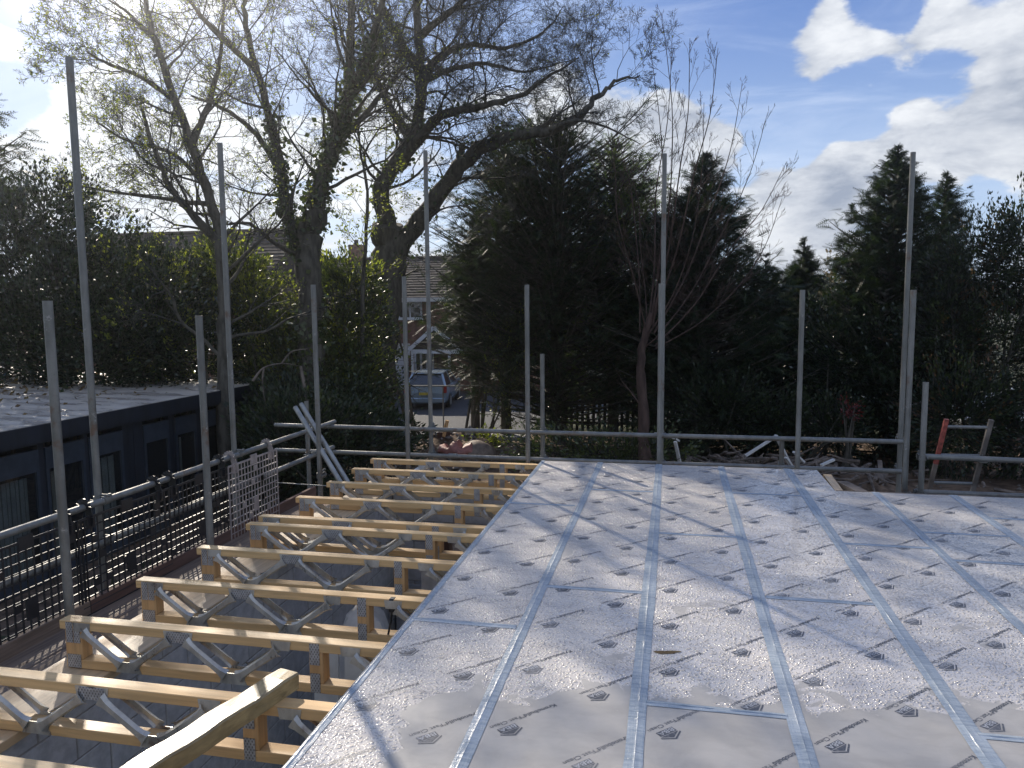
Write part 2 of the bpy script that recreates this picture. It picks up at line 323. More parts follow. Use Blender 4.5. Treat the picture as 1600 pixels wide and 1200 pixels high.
# ------------------------------------------------------------------ mesh tools
RS = np.random.RandomState(11)
class G:
    """collects quads and triangles in world (or local) coordinates"""
    def __init__(s): s.v = []; s.f = []; s.n = 0
    def add(s, v, f):
        v = np.asarray(v, float); s.v.append(v); s.f += [tuple(int(i)+s.n for i in q) for q in f]; s.n += len(v); return s
    def box(s, a, b):
        x0, y0, z0 = a; x1, y1, z1 = b
        return s.add([(x0, y0, z0), (x1, y0, z0), (x1, y1, z0), (x0, y1, z0), (x0, y0, z1), (x1, y0, z1), (x1, y1, z1), (x0, y1, z1)],
                     [(0, 3, 2, 1), (4, 5, 6, 7), (0, 1, 5, 4), (1, 2, 6, 5), (2, 3, 7, 6), (3, 0, 4, 7)])
    def bbox(s, a, b, c=.003):
        """box with chamfered edges"""
        a = np.array(a, float); b = np.array(b, float); vs = []
        for k in range(8):
            p = np.array([(b if k >> i & 1 else a)[i] for i in range(3)])
            sg = np.array([-1 if k >> i & 1 else 1 for i in range(3)])*c
            for ax in range(3):
                q = p + sg; q[ax] = p[ax]; vs.append(q)
        f = []
        V = lambda k, ax: k*3+ax
        for ax in range(3):
            o1, o2 = (ax+1) % 3, (ax+2) % 3
            for sd in (0, 1):
                ks = [(sd << ax) | (i << o1) | (j << o2) for i, j in ((0, 0), (1, 0), (1, 1), (0, 1))]
                q = [V(k, ax) for k in ks]; f.append(q if sd else q[::-1])
            for i in (0, 1):
                for j in (0, 1):
                    k0 = (i << o1) | (j << o2); k1 = k0 | (1 << ax)
                    q = [V(k0, o1), V(k1, o1), V(k1, o2), V(k0, o2)]; f.append(q if (i ^ j) else q[::-1])
        for k in range(8):
            q = [V(k, 0), V(k, 1), V(k, 2)]; par = bin(k).count('1') % 2; f.append(q[::-1] if not par else q)
        return s.add(vs, f)
    def tube(s, pts, r, n=12, cap=True, hollow=0):
        pts = np.asarray(pts, float); m = len(pts); r = np.broadcast_to(np.asarray(r, float), (m,))
        t = np.gradient(pts, axis=0) if m > 2 else np.repeat((pts[1]-pts[0])[None], 2, 0)
        t /= np.linalg.norm(t, axis=1)[:, None] + 1e-12
        ref = np.array([0, 0, 1.]) if abs(t[0][2]) < .9 else np.array([1., 0, 0])
        vs = []; a = np.arange(n)/n*2*np.pi
        u = np.cross(t[0], ref); u /= np.linalg.norm(u)
        for i in range(m):
            u = u - t[i]*u.dot(t[i]); u /= np.linalg.norm(u); w = np.cross(t[i], u)
            vs.append(pts[i] + r[i]*(np.cos(a)[:, None]*u + np.sin(a)[:, None]*w))
        f = [(i*n+k, i*n+(k+1) % n, (i+1)*n+(k+1) % n, (i+1)*n+k) for i in range(m-1) for k in range(n)]
        if hollow:          # open pipe end with a dark bore
            for e, i in ((0, 0), (1, m-1)):
                c = vs[i].mean(0); inner = c + (vs[i]-c)*hollow; deep = inner + (t[i]*(.06 if e == 0 else -.06))
                b = len(vs)*n; vs += [inner, deep]
                for k in range(n):
                    k2 = (k+1) % n
                    q1 = (i*n+k, b+k, b+k2, i*n+k2); q2 = (b+k, b+n+k, b+n+k2, b+k2)
                    f += [q1, q2] if e == 0 else [q1[::-1], q2[::-1]]
                f.append(tuple(b+n+k for k in range(n)))
        elif cap:
            f.append(tuple(range(n))[::-1]); f.append(tuple((m-1)*n+k for k in range(n)))
        return s.add(np.concatenate(vs), f)
    def prism(s, poly, o, u, w, d):
        """polygon (2D) in plane u,w at origin o, thickened along d"""
        o, u, w, d = (np.asarray(q, float) for q in (o, u, w, d)); n = len(poly)
        a = [o+u*x+w*y for x, y in poly]; b = [q+d for q in a]
        return s.add(a+b, [tuple(range(n))[::-1], tuple(range(n, 2*n))] + [(i, (i+1) % n, n+(i+1) % n, n+i) for i in range(n)])
    def plank(s, a, b, w, h, upv=(0, 0, 1)):
        a, b, upv = (np.asarray(q, float) for q in (a, b, upv)); t = (b-a)/np.linalg.norm(b-a)
        sd = np.cross(t, upv); sd /= np.linalg.norm(sd); uu = np.cross(sd, t)
        return s.prism([(-w/2, -h/2), (w/2, -h/2), (w/2, h/2), (-w/2, h/2)], a, sd, uu, b-a)
def pmat(p):
    m = Matrix.Identity(4)
    if p is not None:
        m = pmat(p.parent) @ Matrix.LocRotScale(p.location, p.rotation_euler, p.scale)
    return m
def props(o, label=None, cat=None, group=None, kind=None):
    for k, v in (('label', label), ('category', cat), ('group', group), ('kind', kind)):
        if v: o[k] = v
    return o
def link_mesh(me, name, mat, parent=None, **kw):
    o = bpy.data.objects.new(name, me); col.objects.link(o)
    if parent is not None: o.parent = parent
    if mat is not None and not me.materials: me.materials.append(M[mat] if isinstance(mat, str) else mat)
    return props(o, **kw)
def build(g, name, mat, parent=None, smooth=False, **kw):
    """link collected geometry; given in world coordinates, stored relative to the parent"""
    v = np.concatenate(g.v); origin = np.zeros(3)
    if parent is not None:
        mi = np.array(pmat(parent).inverted()); v = v @ mi[:3, :3].T + mi[:3, 3]
    else:
        origin = np.array([(v[:, 0].min()+v[:, 0].max())/2, (v[:, 1].min()+v[:, 1].max())/2, v[:, 2].min()]); v = v - origin
    me = bpy.data.meshes.new(name); me.from_pydata(v.tolist(), [], g.f); me.update()
    if smooth: me.polygons.foreach_set('use_smooth', [True]*len(me.polygons)); me.set_sharp_from_angle(angle=math.radians(40)) if hasattr(me, 'set_sharp_from_angle') else None
    o = link_mesh(me, name, mat, parent, **kw); o.location = origin if parent is None else (0, 0, 0)
    return o
def fast(V, Fc, name, mat, parent=None, smooth=False, **kw):
    """big arrays: V (n,3), Fc (m,k)"""
    V = np.asarray(V, np.float32)
    if parent is not None:
        mi = np.array(pmat(parent).inverted()); V = (V @ mi[:3, :3].T + mi[:3, 3]).astype(np.float32)
    me = bpy.data.meshes.new(name); m, k = Fc.shape
    me.vertices.add(len(V)); me.vertices.foreach_set('co', np.ascontiguousarray(V).ravel())
    me.loops.add(m*k); me.loops.foreach_set('vertex_index', np.ascontiguousarray(Fc, np.int32).ravel())
    me.polygons.add(m); me.polygons.foreach_set('loop_start', np.arange(0, m*k, k, dtype=np.int32))
    if smooth: me.polygons.foreach_set('use_smooth', np.ones(m, bool))
    me.update(calc_edges=True)
    return link_mesh(me, name, mat, parent, **kw)
def thing(name, label, cat, loc=(0, 0, 0), rz=0, group=None):
    o = bpy.data.objects.new(name, None); col.objects.link(o); o.location = loc; o.rotation_euler = (0, 0, rz); o.empty_display_size = .1
    return props(o, label, cat, group)
def copy_tree(o, parent=None):
    c = o.copy(); col.objects.link(c); c.parent = parent
    for ch in list(o.children): copy_tree(ch, c)
    return c

# ------------------------------------------------------------------ ground
GZ = -2.6
def height(x, y):
    h = 0.06*np.sin(x*.9+1.3)*np.cos(y*.7) + .04*np.sin(x*2.3+y*1.7)
    h = h*np.clip((y-8)/3, 0, 1)*np.clip((20.9-y)/1.5, 0, 1)
    mound = .75*np.exp(-(((x+5.6)/1.9)**2+((y-19.3)/1.3)**2)) + .55*np.exp(-(((x-2.6)/2.6)**2+((y-17.6)/1.6)**2))
    rough = .10*np.sin(x*5.1+np.sin(y*4))*np.sin(y*6.3+1)*np.clip(mound*2.5, 0, 1)
    return h+mound+rough
def sheet(name, x0, x1, y0, y1, nx, ny, z, mat, fn=None, **kw):
    xs, ys = np.meshgrid(np.linspace(x0, x1, nx+1), np.linspace(y0, y1, ny+1))
    Z = np.full_like(xs, z) + (fn(xs, ys) if fn else 0)
    V = np.stack([xs, ys, Z], -1).reshape(-1, 3)
    i = np.arange(nx); j = np.arange(ny); I, J = np.meshgrid(i, j); a = (J*(nx+1)+I).ravel()
    return fast(V, np.stack([a, a+1, a+nx+2, a+nx+1], 1), name, mat, None, bool(fn), **kw)
g = G()     # one big sheet to the horizon, with a hole where the finer garden ground lies
R = 600
for a, b, c, d in ((-R, -16, -R, R), (14, R, -R, R), (-16, 14, -R, 7.8), (-16, 14, 24.2, R)):
    g.add([(a, c, GZ), (b, c, GZ), (b, d, GZ), (a, d, GZ)], [(0, 1, 2, 3)])
build(g, 'ground', 'grass_ground', kind='structure')
sheet('garden_ground', -16, 14, 7.8, 24.2, 300, 164, GZ, 'soil', height, kind='structure')
g = G().box((-14, 23.0, GZ-.05), (-4.6, 24.3, GZ+.03)); build(g, 'pavement', 'paving', kind='structure')
g = G()
for k in range(12): g.bbox((-14+k*.8, 22.88, GZ-.05), (-13.21+k*.8, 22.996, GZ+.1), .01)
build(g, 'kerb', 'concrete', kind='structure')
g = G().box((-14.5, 24.31, GZ-.05), (-4.7, 36, GZ+.02)); build(g, 'driveway', 'asphalt', kind='structure')
g = G().box((-4.5, 27, GZ-.05), (16, 34, GZ+.025)); build(g, 'road', 'asphalt', kind='structure')
g = G()
for (hx, hy, rx, ry, rz) in ((30, 380, 160, 60, 9), (130, 420, 140, 60, 12), (-160, 420, 200, 60, 14)):
    n = 28; a = np.linspace(0, 2*np.pi, n, endpoint=False); vs = [(hx, hy, GZ+rz)]; f = []
    for q in range(1, 6):
        t = q/5*math.pi/2
        vs += [(hx+rx*math.sin(t)*math.cos(k), hy+ry*math.sin(t)*math.sin(k), GZ-1+(rz+1)*math.cos(t)) for k in a]
    f += [(0, 1+k, 1+(k+1) % n) for k in range(n)]
    for q in range(4): f += [(1+q*n+k, 1+(q+1)*n+k, 1+(q+1)*n+(k+1) % n, 1+q*n+(k+1) % n) for k in range(n)]
    g.add(vs, f)
build(g, 'hills', 'grass_ground', smooth=True, kind='structure')

# ------------------------------------------------------------------ the unfinished building: walls, floor, joists, deck
JB = -.275
g = G().box((-2.84, -1.5, GZ-.1), (7.5, 7.3, GZ+.02)); build(g, 'floor', 'concrete', kind='structure')
def block_wall(name, label, along, fixed, t, a0, a1, z0, z1, holes=(), mats='block', L=.44, Hh=.215, gap=.01):
    w = thing(name, label, 'wall', (fixed if along == 'y' else a0, fixed if along == 'x' else a0, z0))
    core = G(); cs = .006
    def seg(b0, b1, c0, c1, inset):
        if along == 'y': return (fixed+inset, b0, c0), (fixed+t-inset, b1, c1)
        return (b0, fixed+inset, c0), (b1, fixed+t-inset, c1)
    cuts = sorted({a0, a1, *[h[0] for h in holes], *[h[1] for h in holes]})
    for u0, u1 in zip(cuts, cuts[1:]):
        hs = [h for h in holes if h[0] <= u0 and h[1] >= u1]
        zz = [(z0, z1)] if not hs else [(z0, hs[0][2]), (hs[0][3], z1)]
        for c0, c1 in zz:
            if c1-c0 > .02: core.box(*seg(u0, u1, c0, c1, cs))
    build(core, 'mortar', 'mortar', w)
    cache = {}; row = 0; z = z0
    while z < z1-.03:
        h = min(Hh, z1-z); x = a0 - (L/2 if row % 2 else 0)
        while x < a1-.01:
            b0, b1 = max(x, a0), min(x+L-gap, a1)
            parts = [(b0, b1)]
            for hh in holes:
                if z+h > hh[2]+.02 and z < hh[3]-.02:
                    nn = []
                    for p0, p1 in parts:
                        if p1 <= hh[0] or p0 >= hh[1]: nn.append((p0, p1))
                        else:
                            if p0 < hh[0]: nn.append((p0, hh[0]))
                            if p1 > hh[1]: nn.append((hh[1], p1))
                    parts = nn
            for p0, p1 in parts:
                if p1-p0 < .04: continue
                key = (round(p1-p0, 3), round(h, 3))
                if key not in cache:
                    q = G(); d = (t, p1-p0, h-gap) if along == 'y' else (p1-p0, t, h-gap)
                    q.bbox((0, 0, 0), d, .004)
                    me = bpy.data.meshes.new('block'); me.from_pydata(np.concatenate(q.v).tolist(), [], q.f); me.update(); me.materials.append(M[mats]); cache[key] = me
                o = bpy.data.objects.new('block' if mats == 'block' else 'brick', cache[key]); col.objects.link(o); o.parent = w
                jit = RS.uniform(-.002, .002)
                wp = (fixed+jit, p0, z) if along == 'y' else (p0, fixed+jit, z)
                o.location = np.array(wp) - np.array(w.location)
            x += L
        z += Hh; row += 1
    return w
block_wall('block_wall', 'grey block wall under the left ends of the timber joists', 'y', -3.02, .16, .6, 7.46, GZ+.02, JB-.05, mats='block')
block_wall('block_wall', 'grey block wall with openings beneath the far end of the deck', 'x', 7.32, .14, -2.84, 3.2, GZ+.02, JB-.05, holes=((-2.3, -1.45, GZ+.02, -.75), (-.6, .9, -1.6, -.75)))
block_wall('block_wall', 'inner grey block partition glimpsed through the joists below', 'x', 5.45, .1, -1.9, 3.0, GZ+.02, JB-.06, holes=((-1.1, -.3, GZ+.02, -.65),))
g = G().bbox((-3.16, .3, JB-.048), (-2.80, 7.52, JB-.003), .003)
props(build(g, 'wall_plate', 'timber_y'), 'pale timber wall plate carrying the left ends of the joists', 'timber')
g = G().bbox((-2.79, 7.30, JB-.048), (1.45, 7.52, JB-.003), .003)
props(build(g, 'wall_plate', 'timber_x'), 'timber wall plate under the farthest joist', 'timber')
# frame left in the opening and materials stored inside
t = thing('door_frame', 'brown timber door frame standing in the far block wall', 'door frame', (-2.3, 7.35, GZ+.02))
for a, b in (((-2.298, 7.33, GZ+.02), (-2.24, 7.45, -.78)), ((-1.51, 7.33, GZ+.02), (-1.452, 7.45, -.78)), ((-2.238, 7.33, -.84), (-1.512, 7.45, -.78))):
    build(G().bbox(a, b, .003), 'jamb', 'door_wood', t)
t = thing('door_frame', 'dark timber frame in the inner block partition', 'door frame', (-1.1, 5.46, GZ+.02))
for a, b in (((-1.098, 5.43, GZ+.02), (-1.04, 5.57, -.68)), ((-.36, 5.43, GZ+.02), (-.302, 5.57, -.68)), ((-1.038, 5.43, -.74), (-.362, 5.57, -.68))):
    build(G().bbox(a, b, .003), 'jamb', 'door_wood', t)
def lean_sheet(name, label, cat, x0, x1, y, z0, h, lean, mat, th=.02):
    g = G().prism([(x0, 0), (x1, 0), (x1, h), (x0, h)], (0, y, z0), (1, 0, 0), (0, math.sin(lean), math.cos(lean)), (0, th*math.cos(lean), -th*math.sin(lean)))
    props(build(g, name, mat), label, cat)
lean_sheet('plasterboard', 'white sheet leaning upright inside near the loose plank end', 'board', on_y(478, 1022, 4.3)[0], on_y(516, 1022, 4.3)[0], 4.3, GZ+.03, on_y(490, 1020, 4.3)[2]-GZ-.03, .06, 'white_dirty')
lean_sheet('plasterboard', 'wider white sheet with a ragged grey top edge inside the room', 'board', on_y(528, 1028, 4.2)[0], on_y(610, 1028, 4.2)[0], 4.2, GZ+.03, on_y(560, 1026, 4.2)[2]-GZ-.03, .05, 'white_dirty')
lean_sheet('insulation_board', 'large grey sheet leaning on the far block wall inside', 'board', -2.75, -2.35, 7.0, GZ+.03, 1.3, .12, 'concrete', .05)
lean_sheet('insulation_board', 'pale grey sheet standing in the middle of the room below', 'board', -2.5, -1.7, 6.2, GZ+.03, 1.15, .1, 'block', .05)
g = G()
for k in range(46):
    x, y, a, L = RS.uniform(-2.7, .5), RS.uniform(2.2, 6.9), RS.uniform(0, 3.14), RS.uniform(.08, .5)
    d = np.array([math.cos(a), math.sin(a), 0]); c = np.array([x, y, GZ+.02+.02]); g.plank(c-d*L/2, c+d*L/2, RS.uniform(.04, .12), .038)
props(build(g, 'offcuts', 'timber_x', kind='stuff'), 'scattered timber offcuts on the grey floor below the joists', 'offcuts')
# crumpled bag in the room
n = 26; th = np.linspace(0, 2*np.pi, n, endpoint=False); vs = []; f = []
for k, (zz, rr) in enumerate(((0, .34), (.2, .38), (.5, .36), (.8, .30), (.95, .17), (1.0, .05))):
    for j, a in enumerate(th):
        q = rr*(1+.10*math.sin(a*5+k)+.06*math.sin(a*9-k*2)); vs.append((on_y(572, 950, 4.95)[0]+q*.8*math.cos(a), 4.95+q*.8*math.sin(a), GZ+.02+zz*(on_y(572, 950, 4.95)[2]-GZ)+.03*math.sin(a*3+k)))
for k in range(5): f += [(k*n+j, k*n+(j+1) % n, (k+1)*n+(j+1) % n, (k+1)*n+j) for j in range(n)]
f.append(tuple(5*n+j for j in range(n)))
props(build(G().add(vs, f), 'builders_bag', 'white_dirty', smooth=True), 'tall white bulk bag standing in the room beneath the joists', 'bag')
g = G(); c0 = on_z(618, 938, -.05); pts = [c0+[0, -.03, .03], c0+[-.01, -.05, -.1], c0+[-.07, -.05, -.35], c0+[-.09, -.03, -.7], c0+[.02, 0, -1.1]]
g.tube(pts, .006, 6); g.bbox(c0+[-.02, -.06, -.05], c0+[.015, -.02, .03], .006)
props(build(g, 'cable', 'black_cable', smooth=True), 'black cable with a plug dangling from the joist beside the deck edge', 'cable')

# joists ------------------------------------------------------------
JT, JW, JC = -.023, .072, .047                        # top, chord width, chord height
def make_joist(y, label):
    t = thing('roof_joist', label, 'joist', (-3.10, y, JB), 0, 'open web timber joists laid side by side')
    w = JW/2; x0, x1 = -3.10, (5.6 if y < 6.8 else 1.35)
    build(G().bbox((x0, y-w, JT-JC), (x1, y+w, JT), .003), 'top_chord', 'timber_x', t)
    build(G().bbox((x0+.03, y-w, JB), (x1, y+w, JB+JC), .003), 'bottom_chord', 'timber_x', t)
    build(G().bbox((x0+.03, y-w+.001, JB+JC+.001), (x0+.03+.10, y+w-.001, JT-JC-.001), .003), 'end_block', 'timber_z', t)
    for ux in (-1.70, .3): build(G().bbox((ux, y-w+.001, JB+JC+.001), (ux+.072, y+w-.001, JT-JC-.001), .003), 'upright', 'timber_z', t)
    def nail(a, b, s):
        yy = y-w-.0025 if s < 0 else y+w
        return build(G().box((a[0], yy, a[1]), (b[0], yy+.0025, b[1])), 'nail_plate', 'nail', t)
    for s in (-1, 1):
        nail((x0+.04, JT-.115), (x0+.08, JT-.006), s); nail((x0+.085, JT-.115), (x0+.122, JT-.006), s)
        nail((x0+.04, JB+.004), (x0+.12, JB+.075), s)
        nail((-1.695, JT-.11), (-1.645, JT-.004), s); nail((-1.695, JB+.004), (-1.645, JB+.10), s)
    for s in (-1, 1):
        for xb in (-2.70, -2.11, -1.22, -.63):
            q = G(); yy = y + s*(w+.012)
            lt, rtp = xb-.285, xb+.285
            zt, zb = JT-.030, JB+.030
            for xa in (lt, rtp):
                d = 1 if xa < xb else -1
                top = np.array([xa+d*.035, yy, zt-.022]); bot = np.array([xb-d*.035, yy, zb+.018])
                # pressed channel leg: flared plate at the chord, gutter-shaped run, flared foot
                u = (bot-top)/np.linalg.norm(bot-top); nn = np.array([u[2], 0, -u[0]])
                prof = [(-.021, -.006*s), (-.013, .011*s), (.013, .011*s), (.021, -.006*s), (.013, .004*s), (-.013, .004*s)]
                rows = []
                for tt, wd in ((0, 1.7), (.12, 1.05), (.25, .9), (.75, .9), (.88, 1.05), (1, 1.7)):
                    c = top + (bot-top)*tt
                    rows += [c + nn*a*wd + np.array([0, b, 0]) for a, b in prof]
                ff = [(i*6+k, i*6+(k+1) % 6, (i+1)*6+(k+1) % 6, (i+1)*6+k) for i in range(5) for k in range(6)]
                ff += [(5, 4, 3, 2, 1, 0), tuple(30+k for k in range(6))]
                q.add(rows, ff)
                ya, yb = sorted((y+s*(w+.0005), y+s*(w+.0035)))
                q.prism([(-.045, -.022), (.045, -.022), (.052, .024), (-.052, .024)], (xa+d*.02, ya, zt), (1, 0, 0), (0, 0, 1), (0, yb-ya, 0))
            ya, yb = sorted((y+s*(w+.0005), y+s*(w+.0038)))
            q.prism([(-.075, -.024), (.075, -.024), (.05, .032), (-.05, .032)], (xb, ya, zb-.003), (1, 0, 0), (0, 0, 1), (0, yb-ya, 0))
            build(q, 'metal_web', 'web', t, smooth=True)
        for xa in (-2.405, -.925):
            q = G(); ya, yb = sorted((y+s*(w+.004), y+s*(w+.0065)))
            q.prism([(-.075, -.062), (-.045, -.038), (0, -.030), (.045, -.038), (.075, -.062), (.085, -.045), (.060, .022), (-.060, .022), (-.085, -.045)], (xa, ya, zt), (1, 0, 0), (0, 0, 1), (0, yb-ya, 0))
            build(q, 'apex_plate', 'nail', t)
    return t
j_y = [2.67, .94, 1.52, 2.10, 3.23, 3.81, 4.42, 4.99, 5.20, 5.79, 6.35, 6.93, 7.42]
j_lab = {2.67: 'timber joist under the loose rough plank, its end cut off by the photo edge', .94: 'joist nearest to the camera, below the frame edge', 1.52: 'joist second nearest to the camera, below the bottom left corner',
         2.10: 'timber joist just showing in the bottom left corner below the plank', 3.23: 'timber joist whose far left end stands just right of the nearest scaffold pole', 3.81: 'timber joist with a black cable plug clipped near the deck',
         4.42: 'timber joist with its end beside the second short scaffold pole', 4.99: 'timber joist in front of its close twin, middle of the row', 5.20: 'timber joist set tight behind another joist',
         5.79: 'timber joist just beyond the close pair', 6.35: 'fourth timber joist from the far end, thin rod at its tip', 6.93: 'timber joist second from the far rail', 7.42: 'farthest timber joist, next to the far scaffold rail'}
j_lab[6.35] = 'third timber joist from the far end, thin rod at its tip'
proto = None
for y in j_y:
    if proto is None: o = proto = make_joist(y, j_lab[y])
    elif y == 6.93: o = proto = make_joist(y, j_lab[y])
    else:
        o = copy_tree(proto); o.location.y = y; o['label'] = j_lab[y]
    o.location.x += {2.67: 0, 3.23: .012, 3.81: .006}.get(y, RS.uniform(-.012, .012))
g = G().tube([on_y(430, 754, 6.55), (-3.05, 6.40, -.08)], .005, 6)
props(build(g, 'metal_rod', 'steel_bright'), 'thin bright rod poking out beside a joist end near the corner', 'rod')
# loose plank
a, b = on_z(452, 1052, .035), on_z(232, 1192, .035)
e = a + (b-a)*1.9; g = G(); d = (b-a)/np.linalg.norm(b-a); sd = np.array([d[1], -d[0], 0])
rows = []; nseg = 16
for i in range(nseg+1):
    c = a+(e-a)*i/nseg; wob = .004*math.sin(i*1.7)
    for su, sz in ((-.05, -.038), (.05, -.038), (.052, .026), (.046, .034), (-.046, .034), (-.052, .026)):
        rows.append(c+sd*(su+wob*.6)+np.array([0, 0, sz-.02+wob*(sz > 0)*.6]))
ff = [(i*6+k, i*6+(k+1) % 6, (i+1)*6+(k+1) % 6, (i+1)*6+k) for i in range(nseg) for k in range(6)] + [(5, 4, 3, 2, 1, 0), tuple(nseg*6+k for k in range(6))]
g.add(rows, ff); props(build(g, 'loose_plank', 'timber_wet'), 'rough wet plank lying diagonally across the nearest joists', 'plank')

# deck --------------------------------------------------------------
deck = thing('roof_deck', 'silvery white film faced board deck with blue taped joints and beads of water', 'deck', (-1.29, 3, -.022))
xs = [-1.29, -.70, -.11, .48, 1.08, 1.67, 2.26, 2.85, 3.44, 4.03, 4.6]
joints = [[1.19, 3.50, 5.81], [1.76, 4.07, 6.37], [.6, 2.9, 5.20], [1.82, 4.13, 6.45], [.6, 2.9, 5.18], [2.64, 4.95, 5.54], [1.4, 3.7, 6.0], [2.3, 4.6], [1.2, 3.5, 5.8], [1.8, 4.1]]
def yend(x): return 7.50 if x < 1.36 else 6.67
boards = []
for c in range(10):
    x0, x1 = xs[c], xs[c+1]-.0015; yy = [-1.2]+joints[c]
    for k, y0 in enumerate(yy):
        if k+1 < len(yy): q = G().bbox((x0, y0, -.022), (x1, yy[k+1]-.0015, 0), .0008); y1 = yy[k+1]
        elif c == 4:
            y1 = 7.5; q = G().prism([(x0, y0), (x1, y0), (x1, 6.67), (1.36, 6.67), (1.36, 7.5), (x0, 7.5)], (0, 0, -.022), (1, 0, 0), (0, 1, 0), (0, 0, .022))
        else: y1 = yend(x0); q = G().bbox((x0, y0, -.022), (x1, y1, 0), .0008)
        o = build(q, 'board', 'film', deck); boards.append((x0, x1, y0, y1, o))
def strip(pts_a, dirv, L, w, z=.0022, seed=0):
    """wrinkled strip of tape with a ridge over the joint"""
    rs = np.random.RandomState(seed); n = max(8, int(L/.035)); d = np.array(dirv, float); s = np.array([d[1], -d[0], 0.])
    cr = [-1, -.55, -.12, 0, .12, .55, 1]; hz = [0, .0006, .0008, .003, .0008, .0006, 0]
    V = []
    wl = np.cumsum(rs.randn(n+1))*.0006; wr = np.cumsum(rs.randn(n+1))*.0006
    for i in range(n+1):
        for k, c in enumerate(cr):
            zz = z+hz[k]+abs(rs.randn())*.0011*(abs(c) < .9)
            off = c*w/2 + (wl[i] if c < 0 else wr[i])*abs(c)
            V.append(np.array(pts_a)+d*L*i/n+s*off+[0, 0, zz])
    f = [(i*7+k, (i+1)*7+k, (i+1)*7+k+1, i*7+k+1) for i in range(n) for k in range(6)]
    return G().add(V, [q[::-1] for q in f])
sd_ = 1
for c in range(1, 10):
    y1 = 7.505 if xs[c] < 1.36 else 6.675
    build(strip((xs[c], -1.2, 0), (0, 1, 0), y1+1.2, .064, seed=sd_), 'tape', 'tape', deck, smooth=True); sd_ += 1
build(strip((-1.278, -1.2, 0), (0, 1, 0), 8.7, .03, seed=99), 'tape', 'tape', deck, smooth=True)
g = G().box((-1.2925, -1.2, -.0235), (-1.2905, 7.5, .0015)); build(g, 'edge_tape', 'tape', deck)
for c in range(10):
    for y in joints[c]: build(strip((xs[c]+(.03 if c else .012), y, 0), (1, 0, 0), xs[c+1]-xs[c]-(.06 if c else .045), .042, z=.0018, seed=sd_), 'tape', 'tape', deck, smooth=True); sd_ += 1
# printed words and mark, one mesh shared by every repeat
def text_mesh(body, size, bold=0.0):
    cu = bpy.data.curves.new('t', 'FONT'); cu.body = body; cu.size = size; cu.resolution_u = 2; cu.offset = bold
    o = bpy.data.objects.new('t', cu); col.objects.link(o)
    me = bpy.data.meshes.new_from_object(o.evaluated_get(bpy.context.evaluated_depsgraph_get()))
    v = np.zeros(len(me.vertices)*3); me.vertices.foreach_get('co', v); v = v.reshape(-1, 3); f = [tuple(p.vertices) for p in me.polygons]
    bpy.data.objects.remove(o); bpy.data.curves.remove(cu); bpy.data.meshes.remove(me); return v, f
S = .0285
va, fa = text_mesh('Kronobuild', S, .0011*.7); vb, fb = text_mesh('\u00ae', S*.5); vc, fc = text_mesh('Fast Clean', S)
wa = va[:, 0].max(); vb = vb+[wa+.001, S*.38, 0]; vc = vc+[wa+.011, 0, 0]
k = .30/vc[:, 0].max()
V = []; Fs = []; mi = []
def addp(v, f, m, z=0.0):
    base = sum(len(q) for q in V); V.append(np.column_stack([v[:, 0], v[:, 1], np.full(len(v), z)])); Fs.extend([tuple(i+base for i in q) for q in f]); mi.extend([m]*len(f))
sc3 = np.array([k, 1.0, 1])
addp(va*sc3, fa, 0); addp(vb*sc3, fb, 0); addp(vc*sc3, fc, 0)
lx, ly = .208, .034          # logo: striped house shape with white BBA letters
addp(np.array([(lx, ly, 0), (lx+.08, ly, 0), (lx+.08, ly+.028, 0), (lx, ly+.028, 0)]), [(0, 1, 2, 3)], 0)
addp(np.array([(lx-.002, ly+.032, 0), (lx+.082, ly+.032, 0), (lx+.04, ly+.056, 0)]), [(0, 1, 2)], 0)
addp(np.array([(lx-.008, ly+.041, 0), (lx+.04, ly+.069, 0), (lx+.088, ly+.041, 0), (lx+.088, ly+.034, 0), (lx+.04, ly+.061, 0), (lx-.008, ly+.034, 0)])+[0, .001, 0], [(0, 5, 4, 1), (1, 4, 3, 2)], 0)
vt, ft = text_mesh('BBA', .031, .0004); vt = vt*[.074/vt[:, 0].max(), 1, 1]; addp(vt+[lx+.003, ly+.0035, 0], ft, 1, .0004)
pm = bpy.data.meshes.new('printed_mark'); pm.from_pydata(np.concatenate(V).tolist(), [], Fs); pm.materials.append(M['ink']); pm.materials.append(M['ink_pale'])
pm.polygons.foreach_set('material_index', mi); pm.update()
ang = math.radians(224.0); ad = np.array([math.cos(ang), math.sin(ang)]); ud = np.array([-ad[1], ad[0]])
cols_ = [(-1.17, 2.67), (-.86, 2.50), (-.58, 2.61), (-.28, 2.92), (.0, 2.70), (.32, 2.95), (.59, 2.73), (.90, 3.03), (1.18, 2.98), (1.47, 3.25)]
for c in range(10, 16): cols_.append((1.18+.29*(c-8), 2.98 if c % 2 == 0 else 3.25))
for cx_, cy0 in cols_:
    for r in range(-3, 12):
        cy_ = cy0 + .478*r
        k0 = np.array([cx_, cy_]) - ad*.25 - ud*.055; k1 = k0+ad*.30
        for x0, x1, y0, y1, bo in boards:
            if x0 <= cx_ < x1 and y0 <= cy_ < y1:
                if y1-cy_ < .12 and y1 in (7.5, 6.67): continue
                if cx_ > 1.3 and cy_ > 6.4: continue
                o = bpy.data.objects.new('printed_mark', pm); col.objects.link(o); o.parent = bo
                w = pmat(bo).translation if False else Vector(deck.location)
                o.location = Vector((k0[0], k0[1], .0008)) - w; o.rotation_euler = (0, 0, ang)
